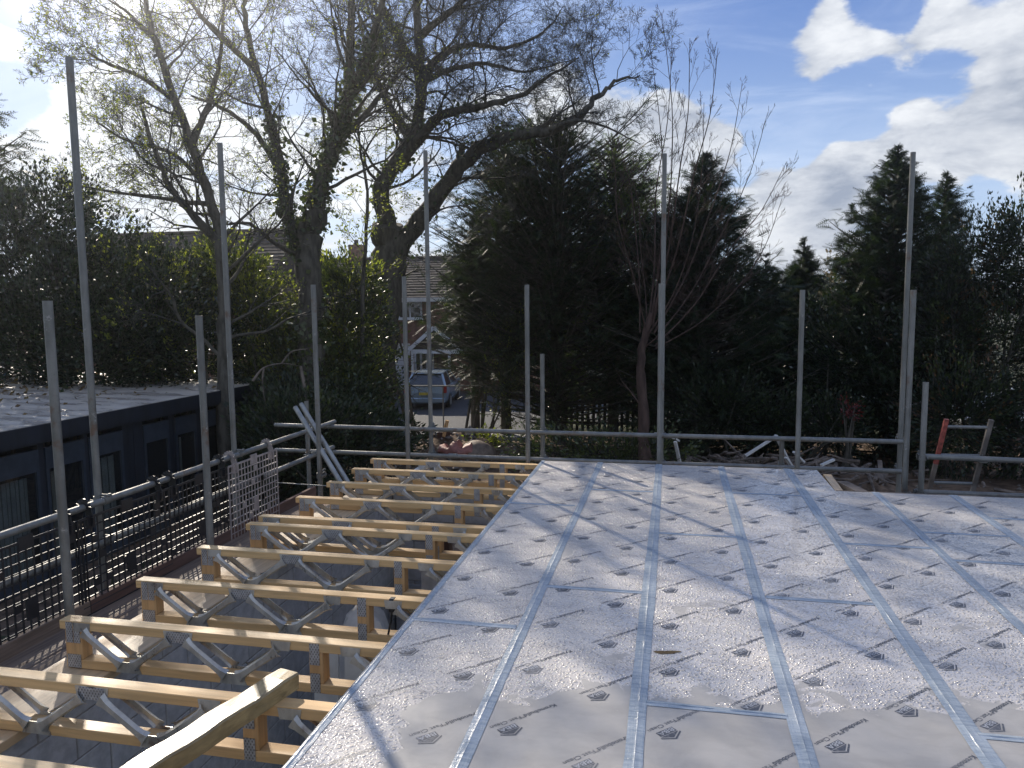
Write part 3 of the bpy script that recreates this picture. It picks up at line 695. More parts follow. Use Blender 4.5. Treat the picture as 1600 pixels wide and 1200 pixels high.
# stain, leaf scraps and timber under the far edge
g = G(); c = on_z(1043, 1019, .002); n = 14
g.add([c+np.array([.055*math.cos(a)*(1+.3*math.sin(3*a)), .02*math.sin(a)*(1+.25*math.cos(2*a))+.012*math.cos(a), 0]) for a in np.linspace(0, 2*np.pi, n, endpoint=False)], [tuple(range(n))])
props(build(g, 'leaf_scrap', 'leaf_dry'), 'small brown smear of leaf lying near the second long tape', 'leaf')
for p, q in (((1390, 752), (1440, 766)),): pass
g = G().bbox((1.375, 6.685, -.12), (6.1, 6.71, -.002), .002); props(build(g, 'edge_timber', 'old_wood'), 'pale timber batten along the right hand far deck edge', 'batten')
g = G().plank((1.45, 7.48, -.055), (1.42, 6.75, -.055), .07, .045); props(build(g, 'timber_offcut', 'timber_y'), 'short timber offcut by the notch in the deck', 'offcut')
g = G().plank((1.52, 7.2, -.05), (1.62, 6.78, -.05), .1, .04); props(build(g, 'timber_offcut', 'old_wood'), 'weathered offcut lying beside the deck notch', 'offcut')

# ------------------------------------------------------------------ scaffold
R_T = .02415
def coupler(pos, a, b, parent):
    """right angle coupler: two hinged bands and bolts"""
    a, b = np.array(a, float), np.array(b, float); pos = np.array(pos, float); n = np.cross(a, b); n /= np.linalg.norm(n); q = G()
    q.tube([pos-a*.026, pos+a*.026], .032, 10); p2 = pos+n*.055
    q.tube([p2-b*.026, p2+b*.026], .032, 10)
    q.prism([(-.026, -.026), (.026, -.026), (.026, .026), (-.026, .026)], pos+n*.012, a, b, n*.035)
    for s in (1,):
        bo = pos + b*.036*s; q.tube([bo-n*.035, bo+n*.04], .0075, 6); q.tube([bo+n*.028, bo+n*.042], .014, 6)
        bo = p2 + a*.036*s; q.tube([bo-n*.03, bo+n*.045], .0075, 6); q.tube([bo+n*.03, bo+n*.046], .014, 6)
    build(q, 'coupler', 'coupler', parent, smooth=True)
def pole(x, y, top, label, z0=GZ, couplers=(), lean=(0, 0)):
    t = thing('scaffold_pole', label, 'scaffold pole', (x, y, z0), 0, 'upright scaffold tubes')
    tp = np.array([x+lean[0], y+lean[1], top]); q = G().tube([(x, y, z0), (x+(tp[0]-x)*.5, y+(tp[1]-y)*.5, (z0+top)/2), tp], R_T, 14, hollow=.86)
    build(q, 'tube', 'tube', t, smooth=True)
    build(G().box((x-.075, y-.075, z0), (x+.075, y+.075, z0+.006)), 'base_plate', 'coupler', t)
    for z, b in couplers: coupler((x, y, z), (0, 0, 1), b, t)
    return t
def rail(p, q, label, name='guard_rail', sleeves=()):
    t = thing(name, label, 'scaffold rail', p, 0, 'horizontal scaffold rails'); p, q = np.array(p, float), np.array(q, float)
    build(G().tube([p, (p+q)/2+[0, 0, -.004], q], R_T, 14, hollow=.86), 'tube', 'tube', t, smooth=True)
    d = (q-p)/np.linalg.norm(q-p)
    for s in sleeves:
        c = p+(q-p)*s; build(G().tube([c-d*.05, c+d*.05], .030, 12), 'sleeve', 'coupler', t, smooth=True)
    return t
XL, ZL1, ZL2 = -3.85, .255, -.035
X_, Y_, mX = (1, 0, 0), (0, 1, 0), (-1, 0, 0)
def put(px, py, x=None, y=None): return on_x(px, py, x) if x is not None else on_y(px, py, y)
pole(-3.20, 3.385, put(75, 470, x=-3.2)[2], 'nearest scaffold pole, ending at mid height on the left')
pole(-3.20, 4.675, put(312, 493, x=-3.2)[2], 'medium height scaffold pole beside the fourth joist end')
pole(-3.30, 6.60, put(493, 445, x=-3.3)[2], 'scaffold pole with a clamp where two loose tubes lean, left corner', couplers=((-.03, X_),))
pole(-3.905, 4.45, put(127, 95, x=-3.88)[2], 'very tall scaffold pole rising above the shed roof on the left', couplers=((ZL1, (0, -1, 0)), (ZL2, (0, -1, 0))))
pole(-3.905, 6.13, put(348, 225, x=-3.9)[2], 'tall scaffold pole behind the pale mesh panel', couplers=((ZL1, (0, -1, 0)), (ZL2, (0, -1, 0))))
pole(-3.905, 7.55, .56, 'short scaffold pole end at the left rear corner', couplers=((-.03, (0, -1, 0)), ))
YI, YO = 7.64, 8.06
pole(-2.78, YI, put(633, 432, y=YI)[2], 'scaffold pole in front of the parked car, inner row')
pole(-1.46, YI, put(823, 445, y=YI)[2], 'scaffold pole rising where joists meet the far deck corner')
pole(-.115, YI, put(1034, 443, y=YI)[2], 'thick looking pole at the middle of the far deck edge')
pole(1.205, YI, put(1254, 453, y=YI)[2], 'scaffold pole near the notch in the far deck edge')
pole(2.06, 7.24, put(1428, 453, y=7.24)[2], 'pole right beside the tallest right hand pole, ending lower')
pole(-2.655, YO, put(669, 235, y=YO)[2], 'tall pole right of the parked car, outer row', couplers=((.215, X_), (-.085, X_)))
pole(-1.375, YO, put(848, 553, y=YO)[2], 'stubby pole in front of the dark conifer, outer row', couplers=((.215, X_), (-.085, X_)))
pole(-.10, YO, put(1040, 240, y=YO)[2], 'tall pole hidden behind the middle pole, against the bare shrub', couplers=((.215, X_), (-.085, X_)))
pole(2.235, YO, put(1424, 238, y=YO)[2], 'tallest pole at the right against the clouds', couplers=((.215, X_), (-.085, X_)))
pole(1.115, YO, put(1221, 683, y=YO)[2], 'very short pole stump in front of the timber heap', couplers=((-.085, X_),))
pole(2.16, 7.13, put(1443, 597, y=7.13)[2], 'short pole left of the ladder', couplers=((.22, X_), (-.1, X_)))
rail((XL, .5, ZL1+.01), (XL, 8.12, ZL1-.005), 'upper rail along the left side carrying the mesh panels', sleeves=(.30,))
rail((XL, .5, ZL2+.01), (XL, 8.06, ZL2-.005), 'lower rail along the left side behind the mesh panels')
rail((-4.55, 8.0, .212), (2.24, 8.0, .208), 'upper rail crossing the far end in front of the driveway', sleeves=(.652,))
rail((-4.56, 8.0, -.085), (2.24, 8.0, -.09), 'lower rail crossing the far end behind the last joist', sleeves=(.32,))
rail((2.14, 7.185, .222), (6.5, 7.185, .16), 'upper rail at the far right with the ladder against it')
rail((2.12, 7.185, -.10), (6.5, 7.185, -.11), 'lower rail at the far right along the deck edge')
def loose(a, b, label):
    props(build(G().tube([a, b], R_T, 14, hollow=.86), 'loose_tube', 'steel_bright', smooth=True), label, 'scaffold tube', 'loose tubes leaning in the corner')
loose(on_y(461, 636, 6.75), on_y(536, 760, 6.5), 'left of two loose tubes leaning in the corner')
loose(on_y(470, 631, 6.82), on_y(546, 758, 6.57), 'right of two loose tubes leaning in the corner')
# ladder
t = thing('ladder', 'worn ladder with one red stile tied to the right hand rail', 'ladder', (2.0, 7.9, GZ))
tl, trr = on_y(1479, 655, 7.32), on_y(1549, 656, 7.32); slope = np.array([-.115, .17, -1.0])
for p, mt, nm in ((tl, 'rust_red', 'painted_stile_end'), (trr, None, None)):
    e1 = p+slope*.0; e2 = p+slope*(p[2]-GZ)
    if mt: m1 = p+slope*.42; build(G().plank(e1, m1, .036, .03, (0, 1, 0)), 'stile', mt, t, label='red painted upper stile'); build(G().plank(m1, e2, .036, .03, (0, 1, 0)), 'stile', 'old_wood', t)
    else: build(G().plank(e1, e2, .036, .03, (0, 1, 0)), 'stile', 'rubble', t)
for k in range(11):
    zz = .07+k*.265; build(G().tube([tl+slope*zz+[.02, 0, 0], trr+slope*zz+[-.02, 0, 0]], .014, 8), 'rung', 'tube', t, smooth=True)
coupler(trr+slope*.36+[0, -.05, 0], (0, 0, 1), X_, t)
# mesh brick guards
def guard(y0, w, mat, label, x=XL+.035, ztop=.20, h=.655, tilt=0.0):
    t = thing('brick_guard', label, 'mesh panel', (x, y0, ztop-h), 0, 'plastic mesh panels hooked on the left rail')
    q = G(); b = .0042; n = 17; m = 12
    for i in range(n):
        yy = y0+w*i/(n-1); r = b*(1.9 if i in (0, n-1) else 1)
        q.box((x-.004, yy-r, ztop-h), (x+.004, yy+r, ztop))
    for j in range(m):
        zz = ztop-h+h*j/(m-1); r = b*(1.9 if j in (0, m-1) else .9)
        q.box((x-.0052, y0, zz-r), (x+.0052, y0+w, zz+r))
    build(q, 'mesh', mat, t)
    q = G(); q.box((x-.006, y0+w*.47, ztop-h*.75), (x+.0065, y0+w*.56, ztop-h*.55)); q.box((x-.006, y0+w*.44, ztop-.05), (x+.0065, y0+w*.56, ztop+.035))
    for k in range(9):
        a, c = RS.randint(1, n-2), RS.randint(1, m-2); q.box((x-.006, y0+w*a/(n-1), ztop-h+h*c/(m-1)), (x+.006, y0+w*(a+.9)/(n-1), ztop-h+h*(c+.8)/(m-1)))
    build(q, 'infill_plate', mat, t, kind='stuff')
    for f in (.12, .88):
        yy = y0+w*f; q = G(); rr = .034; pts = [(XL+rr*math.cos(a), yy, ZL1+rr*math.sin(a)) for a in np.linspace(-2.6, 1.2, 9)][::-1]
        pts = [(x, yy, ztop-.06), (x+.004, yy, ztop)] + [(XL+rr*1.05*math.cos(a), yy, ZL1+rr*1.05*math.sin(a)) for a in np.linspace(-.3, 3.6, 9)]
        for p, r_ in zip(pts, pts[1:]): q.plank(p, r_, .05, .007, (0, 1, 0))
        q.box((x-.008, yy-.035, ztop-.075), (x+.009, yy+.035, ztop+.012))
        build(q, 'hook', mat, t)
gl = ['pale faded mesh panel hanging at the far end of the left rail', 'black mesh panel directly left of the pale mesh panel', 'black mesh panel between the two medium scaffold poles', 'black mesh panel right behind the nearest pole',
      'black mesh panel at the left photo edge', 'black mesh panel out of frame at the near left']
guard(5.86, .83, 'plastic_pale', gl[0], x=XL+.05, ztop=.19, h=.67)
guard(5.02, .88, 'plastic_black', gl[1], ztop=.185); guard(4.14, .92, 'plastic_black', gl[2], x=XL+.045, ztop=.19); guard(3.30, .88, 'plastic_black', gl[3], ztop=.185)
guard(2.45, .90, 'plastic_black', gl[4], x=XL+.045); guard(1.6, .88, 'plastic_black', gl[5])
for k, (xx, lab) in enumerate(((-3.70, 'outermost scaffold board under the mesh panels'), (-3.475, 'middle scaffold board of the left walkway'), (-3.27, 'inner scaffold board next to the wall plate'))):
    if k == 2: g = G().bbox((xx-.05, .4, -.505), (xx+.1, 7.35, -.467), .006)
    else: g = G().bbox((xx-.108, .4+k*.1, -.505), (xx+.108, 7.35, -.467), .006)
    props(build(g, 'scaffold_board', 'scaff_board'), lab, 'scaffold board', 'boards of the left scaffold walkway')
for y0, y1, lab in ((.4, 4.2, 'near toe board standing on edge below the black mesh panels'), (4.203, 7.5, 'far toe board running into the left rear corner')):
    props(build(G().bbox((-3.84, y0, -.500), (-3.80, y1, -.37), .004), 'toe_board', 'toe_board' if y0 > 1 else 'scaff_board'), lab, 'toe board', 'toe boards on edge')
for yy in (1.5, 3.385, 4.675, 6.6):
    g = G().tube([(-3.99, yy+.05, -.532), (-3.12, yy+.05, -.532)], R_T, 12, hollow=.86); props(build(g, 'transom_tube', 'tube', smooth=True), {1.5: 'cross tube under the boards near the camera', 3.385: 'cross tube under the boards at the nearest pole', 4.675: 'cross tube under the boards by the second inner pole', 6.6: 'cross tube under the boards at the corner pole'}[yy], 'scaffold tube', 'cross tubes under the walkway')

# ------------------------------------------------------------------ shed
SX = -9.4
sh = thing('garden_room', 'long low dark timber garden room with glazed doors and flat pale roof', 'outbuilding', (SX, 8, GZ))
zr = -.12
def rz_(x): return zr + (SX-x)*.045
g = G(); g.add([(SX+.12, 3.5, zr), (-16.5, 3.5, rz_(-16.5)), (-16.5, 15.75, rz_(-16.5)), (SX+.12, 15.75, zr)], [(0, 3, 2, 1)])
v = g.v[0]; g2 = G(); n = 4; lo = v-[0, 0, .05]; g2.add(np.concatenate([lo, v]), [(0, 3, 2, 1)[::-1], (4, 7, 6, 5), (0, 3, 7, 4), (3, 2, 6, 7), (2, 1, 5, 6), (1, 0, 4, 5)]); build(g2, 'roof', 'felt', sh)
build(G().box((SX+.121, 3.5, zr-.26), (SX+.15, 15.76, zr-.012)), 'fascia', 'shed_wood', sh)
build(G().box((SX-.001, 3.5, zr-.30), (SX+.12, 15.7, zr-.052)), 'soffit', 'shed_wood', sh)
build(G().box((-16.4, 15.55, GZ), (SX-.1, 15.68, zr-.06)), 'end_wall', 'shed_wood', sh)
build(G().box((-16.4, 3.6, GZ), (-16.2, 15.54, zr-.06)), 'back_wall', 'shed_wood', sh)
wins = [(6.3, 7.2), (7.4, 8.25), (8.62, 9.5), (9.74, 10.42), (10.62, 11.3), (11.95, 12.55), (12.85, 13.4), (13.75, 14.3), (14.5, 14.9)]
px = 3.5
for w0, w1 in wins+[(15.68, 15.68)]:
    yy = px; 
    while yy < w0-.08:
        e = min(yy+.14, w0-.06); build(G().box((SX-.06, yy, GZ), (SX-.004+.006*(int(yy*7) % 2), e-.006, zr-.301)), 'cladding_board', 'shed_wood', sh); yy = e
    px = w1+.06
for w0, w1 in wins:
    f = G()
    for a, b in (((SX-.05, w0-.055, GZ), (SX+.015, w0, -.52)), ((SX-.05, w1, GZ), (SX+.015, w1+.055, -.52)), ((SX-.05, w0, -.86), (SX+.014, w1, -.52)), ((SX-.05, w0, GZ), (SX+.014, w1, GZ+.22))): f.box(a, b)
    fo = build(f, 'glazed_door', 'shed_frame', sh)
    build(G().box((SX-.03, w0+.001, GZ+.221), (SX-.02, w1-.001, -.861)), 'pane', 'glass_shed', fo)
# pale slats added behind the glass to lighten the panes
for k, (w0, w1) in enumerate(wins):
    if k in (1, 2, 3, 4, 6):
        f = .55 if k in (3, 6) else 1.0
        q = G(); yy = w0+.02
        while yy < w0+(w1-w0)*f-.03: q.box((SX-.16+.02*math.sin(yy*40), yy, GZ+.25), (SX-.145+.02*math.sin(yy*40), yy+.05, -.95)); yy += .052
        build(q, 'blind', 'cream' if k % 2 else 'white_dirty', sh, kind='stuff')

# ------------------------------------------------------------------ houses
def window(parent, x0, x1, z0, z1, y, nx=2, fr='white_paint', d=.06):
    f = G(); w = .07
    f.box((x0, y-d, z0), (x1, y-.001, z0+w)); f.box((x0, y-d, z1-w), (x1, y-.001, z1))
    for i in range(nx+1):
        xx = x0+(x1-x0-w)*i/nx; f.box((xx, y-d-.003, z0+w), (xx+w, y-.001, z1-w))
    o = build(f, 'window', fr, parent)
    build(G().box((x0+w, y-.03, z0+w), (x1-w, y-.02, z1-w)), 'pane', 'glass', o)
    build(G().box((x0-.08, y-.14, z0-.06), (x1+.08, y-.002, z0-.002)), 'sill', fr, o)
def roof(parent, x0, x1, y0, z0, y1, z1, rows, over=.35):
    """front slope of stepped tile courses, each course a little proud of the one above"""
    q = G(); L = math.hypot(y1-y0, z1-z0); n = np.array([0, -(z1-z0)/L, (y1-y0)/L]); e = np.array([0, (y1-y0)/L, (z1-z0)/L])
    for r in range(rows):
        a = np.array([0, y0, z0])+e*L*r/rows; st = .33; k = 0
        x = x0-(st/2 if r % 2 else 0)
        while x < x1:
            xa, xb = max(x, x0), min(x+st-.012, x1); lift = .045+RS.uniform(-.008, .008)
            if xb > xa: 
                p0, p1 = a+n*lift, a+e*(L/rows+.04)+n*.008
                q.add([(xa, p0[1], p0[2]), (xb, p0[1], p0[2]), (xb, p1[1], p1[2]), (xa, p1[1], p1[2]), (xa, a[1], a[2]), (xb, a[1], a[2])], [(0, 1, 2, 3), (4, 5, 1, 0)])
            x += st
    o = build(q, 'roof_tiles', 'tile', parent, kind='stuff')
    s = G().add([(x0, y0+.02, z0-.02), (x1, y0+.02, z0-.02), (x1, y1, z1-.02), (x0, y1, z1-.02), (x1, 2*y1-y0, z0), (x0, 2*y1-y0, z0)], [(0, 1, 2, 3), (3, 2, 4, 5), (0, 3, 5), (1, 4, 2)])
    r_ = build(s, 'roof', 'tile', parent)
    build(G().tube([(x0, y1, z1+.02), (x1, y1, z1+.02)], .12, 8), 'ridge', 'tile', r_)
    return r_
HY = 36.0
def hz(py, y=HY, px=660): return on_y(px, py, y)[2]
def hx(px_, y=HY, py=500): return on_y(px_, py, y)[0]
hs = thing('house', 'brown brick house with white gabled porch and garage behind the driveway', 'house', (hx(660), HY, GZ))
ez, rdz = hz(462), hz(404, HY+4.3)
XA, XB = hx(470), hx(860)
build(G().box((XA, HY, GZ), (XB, HY+8.6, ez)), 'wall', 'brick', hs)
roof(hs, XA-.3, XB+.3, HY-.45, ez-.12, HY+4.3, rdz, 16)
build(G().box((XA-.3, HY-.50, ez-.30), (XB+.3, HY-.452, ez-.10)), 'gutter_board', 'white_dirty', hs)
cx0 = hx(507); cg = build(G().box((cx0-.35, HY+4.0, rdz-.6), (cx0+.35, HY+4.6, hz(380, HY+4.3))), 'chimney', 'brick', hs)
build(G().tube([(cx0, HY+4.3, hz(380, HY+4.3)), (cx0, HY+4.3, hz(372, HY+4.3))], .13, 8), 'chimney_pot', 'tile', cg)
for a, b, c, d, nx in ((606, 660, 470, 498, 3), (500, 545, 474, 500, 2), (716, 744, 533, 546, 1), (765, 800, 474, 498, 2)): window(hs, hx(a), hx(b), hz(d), hz(c), HY, nx)
gd = G(); gx0, gx1 = hx(590), hx(637); gt = hz(556)
for k in range(7): gd.bbox((gx0, HY-.06, GZ+.02+k*(gt-GZ)/7), (gx1, HY-.002, GZ+(k+1)*(gt-GZ)/7), .012)
build(gd, 'garage_door', 'white_paint', hs); build(G().box((gx0-.1, HY-.09, gt+.02), (gx1+.1, HY-.003, gt+.62)), 'lintel_board', 'white_dirty', hs)
PY = HY-1.6
apx, apz = hx(678, PY), hz(515, PY); el_, er, epz = hx(641, PY), hx(716, PY), hz(546, PY)
po = G().prism([(el_, epz), (er, epz), (apx, apz)], (0, PY, 0), (1, 0, 0), (0, 0, 1), (0, 1.6, 0)); pr = build(po, 'porch_gable', 'tile', hs)
for (xa, za, xb, zb) in ((el_-.2, epz-.12, apx, apz+.10), (apx, apz+.10, er+.2, epz-.12)):
    build(G().plank((xa, PY-.06, za), (xb, PY-.06, zb), .06, .17), 'bargeboard', 'white_paint', pr)
build(G().box((el_, PY-.02, epz-.2), (er, PY+.1, epz-.003)), 'porch_beam', 'white_paint', pr)
for p_ in (641, 699, 709):
    x_ = hx(p_, PY); build(G().box((x_, PY, GZ), (x_+.10, PY+.1, epz-.2)), 'porch_post', 'white_paint' if p_ != 709 else 'brick', hs)
for k, p_ in enumerate((646, 655, 664, 673)):
    x_ = hx(p_, HY-.3); build(G().box((x_, HY-.3, GZ+.2), (x_+.09, HY-.2, epz-.2)), 'mullion', 'white_paint', hs)
build(G().box((hx(646, HY-.3), HY-.24, GZ+.2), (hx(674, HY-.3), HY-.22, epz-.3)), 'porch_glass', 'glass', hs)
build(G().box((hx(682), HY-.08, GZ), (hx(698), HY-.002, epz-.35)), 'door', 'door_wood', hs)
# terrace on the left
TY = 27.0
h2 = thing('house', 'terraced house roof with brown tiles rising behind the evergreen shrubs on the left', 'house', (on_y(200, 500, TY)[0], TY, GZ))
z_e, z_r = on_y(220, 455, TY)[2], on_y(220, 368, TY+4.2)[2]; xa, xb = on_y(20, 430, TY)[0], on_y(392, 430, TY)[0]
build(G().box((xa, TY, GZ), (xb, TY+8.4, z_e)), 'wall', 'brick', h2); roof(h2, xa-.3, xb+.3, TY-.4, z_e-.1, TY+4.2, z_r, 17)
build(G().box((xa-.3, TY-.45, z_e-.28), (xb+.3, TY-.402, z_e-.08)), 'gutter_board', 'white_dirty', h2)
for a, b in ((120, 170), (230, 280), (320, 360)): window(h2, on_y(a, 500, TY)[0], on_y(b, 500, TY)[0], z_e-1.7, z_e-.5, TY, 2)
# pale building glimpsed beyond the picket fence
h3 = thing('house', 'pale rendered house glimpsed beyond the picket fence', 'house', (1, 44, GZ))
build(G().box((-7.0, 44, GZ), (5.5, 51, GZ+2.9)), 'wall', 'cream', h3); 
build(G().add([(-7.3, 43.6, GZ+2.8), (5.8, 43.6, GZ+2.8), (5.8, 47.5, GZ+5.0), (-7.3, 47.5, GZ+5.0), (-7.3, 51.4, GZ+2.8), (5.8, 51.4, GZ+2.8)], [(0, 1, 2, 3), (3, 2, 5, 4), (0, 3, 4), (1, 5, 2)]), 'roof', 'tile', h3)
for a in (-5.5, -2, 1.5): window(h3, a, a+1.4, GZ+1, GZ+2.2, 44, 2)

# picket fence
FY = 24.9; fx0, fx1 = on_y(848, 640, FY)[0], on_y(1150, 640, FY)[0]
fe = thing('picket_fence', 'dark timber picket fence under the conifers', 'fence', (fx0, FY, GZ))
top = on_y(930, 624, FY)[2]
for z in (GZ+.25, top-.14): build(G().bbox((fx0, FY, z), (fx1, FY+.04, z+.09), .004), 'fence_rail', 'picket', fe)
x = fx0; k = 0
while x < fx1:
    if k % 12 == 0: build(G().bbox((x, FY-.03, GZ), (x+.1, FY+.07, top+.12), .006), 'post', 'picket', fe); x += .19
    else: build(G().prism([(0, 0), (.095, 0), (.095, top-GZ-.03), (.0475, top-GZ+.03), (0, top-GZ-.03)], (x, FY-.022, GZ+.03), (1, 0, 0), (0, 0, 1), (0, .02, 0)), 'picket', 'picket', fe); x += .185
    k += 1

# ------------------------------------------------------------------ cars
def make_car(label, paint_, loc, rz):
    """estate car, rear towards local -Y"""
    t = thing('parked_car', label, 'car', loc, rz, 'parked cars'); MW = pmat(t)
    def B(g, name, mat, parent=t, **kw):
        V = np.concatenate(g.v); V = V @ np.array(MW)[:3, :3].T + np.array(MW)[:3, 3]; g.v = [V]; return build(g, name, mat, parent, **kw)
    secs = [(-2.15, .72, .42, .70), (-2.08, .82, .26, .98), (-1.75, .87, .20, 1.02), (-.6, .89, .20, 1.0), (.7, .89, .20, .97), (1.3, .88, .22, .92), (1.9, .84, .24, .82), (2.12, .70, .34, .68)]
    g = G(); n = 12; V = []; f = []
    for y, w, z0, z1 in secs:
        for k in range(n):
            a = 2*math.pi*(k+.5)/n; cx, cz = math.cos(a), math.sin(a)
            sx = math.copysign(abs(cx)**.35, cx); sz = math.copysign(abs(cz)**.45, cz)
            V.append((sx*w, y, (z0+z1)/2+sz*(z1-z0)/2))
    m = len(secs); f = [(i*n+k, i*n+(k+1) % n, (i+1)*n+(k+1) % n, (i+1)*n+k) for i in range(m-1) for k in range(n)] + [tuple(range(n)), tuple((m-1)*n+k for k in range(n))[::-1]]
    B(g.add(V, f), 'body', paint_, smooth=True)
    g = G(); cab = [(-2.02, -1.55, .80, .66, .98), (.95, .35, .80, .62, .96)]
    base = [(-.80, -2.02, .97), (.80, -2.02, .97), (.80, 1.05, .94), (-.80, 1.05, .94)]; tp = [(-.60, -1.60, 1.45), (.60, -1.60, 1.45), (.60, .25, 1.45), (-.60, .25, 1.45)]
    B(g.add(base+tp, [(0, 1, 5, 4), (1, 2, 6, 5), (2, 3, 7, 6), (3, 0, 4, 7)]), 'windows', 'glass')
    B(G().bbox((-.63, -1.68, 1.43), (.63, .32, 1.485), .02), 'car_roof', paint_)
    for s in (-1, 1):
        g = G(); g.plank((s*.79, -2.03, .98), (s*.60, -1.62, 1.45), .09, .05); g.plank((s*.79, 1.05, .95), (s*.6, .26, 1.45), .06, .05); g.plank((s*.80, -.45, .97), (s*.61, -.45, 1.45), .07, .04); B(g, 'pillar', paint_)
        B(G().bbox((s*.80-.09, -2.165, .70), (s*.80+.06, -2.04, .99), .02), 'tail_light', 'lamp_red')
        B(G().bbox((s*.72-.1, 2.02, .56), (s*.72+.1, 2.13, .70), .02), 'headlight', 'glass')
        B(G().bbox((s*.96-.08, .72, .93), (s*.96+.06, .88, 1.06), .02), 'mirror', paint_)
        for y in (-1.32, 1.32):
            w = G().tube([(s*.72, y, .31), (s*.90, y, .31)], .31, 20); wo_ = B(w, 'wheel', 'rubber', smooth=True)
            B(G().tube([(s*.89, y, .31), (s*.912, y, .31)], .19, 12), 'rim', 'steel_bright', wo_)
    B(G().bbox((-.80, -2.20, .30), (.80, -2.02, .50), .03), 'bumper', paint_)
    B(G().box((-.26, -2.212, .62), (.26, -2.195, .73)), 'number_plate', 'yellow_plate')
    B(G().box((-.50, -2.12, 1.0), (.50, -2.035, 1.03)), 'wiper_trim', 'plastic_black')
    return t
make_car('pale blue estate car parked in front of the garage', 'car_blue', tuple(on_z(650, 641, GZ)+[.1, 2.2, .0]), math.radians(8))
make_car('white car mostly hidden by the conifers behind the pole by the deck notch', 'car_white', (8.4, 28.6, GZ+.03), math.radians(80))
make_car('silver car glimpsed through the hedge right of the deck notch pole', 'car_silver', (10.6, 25.9, GZ), math.radians(100))

# ------------------------------------------------------------------ garden clutter
g = G(); a, b = on_y(640, 603, 22.4), on_y(772, 603, 22.4)
t = thing('temporary_fence_frame', 'thin steel pipe frame in front of the parked car', 'frame', (a[0], 22.4, GZ))
build(G().tube([a, b], .022, 8), 'top_pipe', 'tube', t)
for p_ in (641, 692, 771):
    q = on_y(p_, 603, 22.4); build(G().tube([q-[0, 0, .02], (q[0], 22.4, GZ)], .022, 8), 'upright_pipe', 'tube', t)
for k in range(5):
    q = on_y(641+k*10.2, 603, 22.4)
build(G().tube([on_y(641, 686, 22.4), on_y(771, 686, 22.4)], .022, 8), 'bottom_pipe', 'tube', t)
g = G(); c = on_y(727, 716, 18.6); n = 20; V = []; f = []
for k, (u_, r_) in enumerate(((0, .42), (.25, .45), (.55, .41), (.8, .27), (.95, .1))):
    for j in range(n):
        a = 2*math.pi*j/n; V.append((c[0]+.30+math.cos(a)*r_*1.15*(1+.05*math.sin(3*a)), c[1]+math.sin(a)*r_, c[2]+u_*.62-.12))
f = [(k*n+j, k*n+(j+1) % n, (k+1)*n+(j+1) % n, (k+1)*n+j) for k in range(4) for j in range(n)] + [tuple(4*n+j for j in range(n))]
props(build(G().add(V, f), 'covered_stump', 'brown_tarp', smooth=True), 'rounded brown hump on the earth mound behind the last joists', 'stump')
V = []; f = []; c = on_y(712, 703, 18.4); n = 16
for k in range(9):
    u_ = k/8; r_ = .10+.10*math.sin(u_*math.pi)
    for j in range(n):
        a = 2*math.pi*j/n; V.append((c[0]-.42+u_*.95, c[1]+math.cos(a)*r_*1.6, c[2]-.02+math.sin(a)*r_*(1+.4*math.sin(5*u_*3+a))+.04*math.sin(k*2)))
f = [(k*n+j, k*n+(j+1) % n, (k+1)*n+(j+1) % n, (k+1)*n+j) for k in range(8) for j in range(n)] + [tuple(range(n)), tuple(8*n+j for j in range(n))]
props(build(G().add(V, f), 'crumpled_sack', 'orange', smooth=True), 'crumpled salmon pink sack beside the brown hump', 'sack')
t = thing('spade', 'spade with wooden handle stuck upright in the earth mound', 'spade', tuple(on_y(692, 690, 18.9)))
p1, p2 = on_y(699, 657, 18.9), on_y(693, 682, 18.9)
build(G().tube([p1, p2], .05, 8), 'handle', 'timber_z', t); build(G().prism([(-.16, -.25), (.16, -.25), (.18, .22), (-.18, .22)], p2-[0, 0, .1], (1, 0, .1), (0, 0, 1), (0, .03, 0)), 'blade', 'door_wood', t)
# broken timber heap on the right and rubble on the left mound
def on_ground(x, y): return GZ + float(height(np.array(x), np.array(y)))
heap = thing('timber_heap', 'tangled heap of broken timber and roots beyond the far rail', 'timber heap', (3.0, 17.4, GZ))
pile = G()
for k in range(150):
    x, y = 2.6+RS.randn()*1.7, 17.4+RS.randn()*.9; z = on_ground(x, y)+RS.uniform(0, .25); L = RS.uniform(.3, 1.3); a = RS.uniform(0, 2*math.pi); el = RS.uniform(-.2, .6)
    d = np.array([math.cos(a)*math.cos(el), math.sin(a)*math.cos(el), math.sin(el)]); p = np.array([x, y, z])
    if k % 3: pile.tube([p-d*L/2, p+RS.randn(3)*.04, p+d*L/2], [RS.uniform(.02, .05), .03, .01], 5)
    else: pile.plank(p-d*L/2, p+d*L/2, RS.uniform(.06, .14), RS.uniform(.02, .05))
build(pile, 'branches', 'old_wood', heap, kind='stuff')
for (x1, y1, x2, y2, w) in ((1165, 712, 1212, 682, .09), (1212, 680, 1232, 720, .08), (1228, 715, 1248, 745, .10), (1055, 690, 1062, 722, .07), (1283, 727, 1303, 718, .07), (1052, 684, 1060, 689, .07), (1240, 706, 1256, 722, .06)):
    build(G().plank(on_y(x1, y1, 16.9), on_y(x2, y2, 17.1), w, .04), 'pale_stick', 'white_dirty', heap)
g = G()
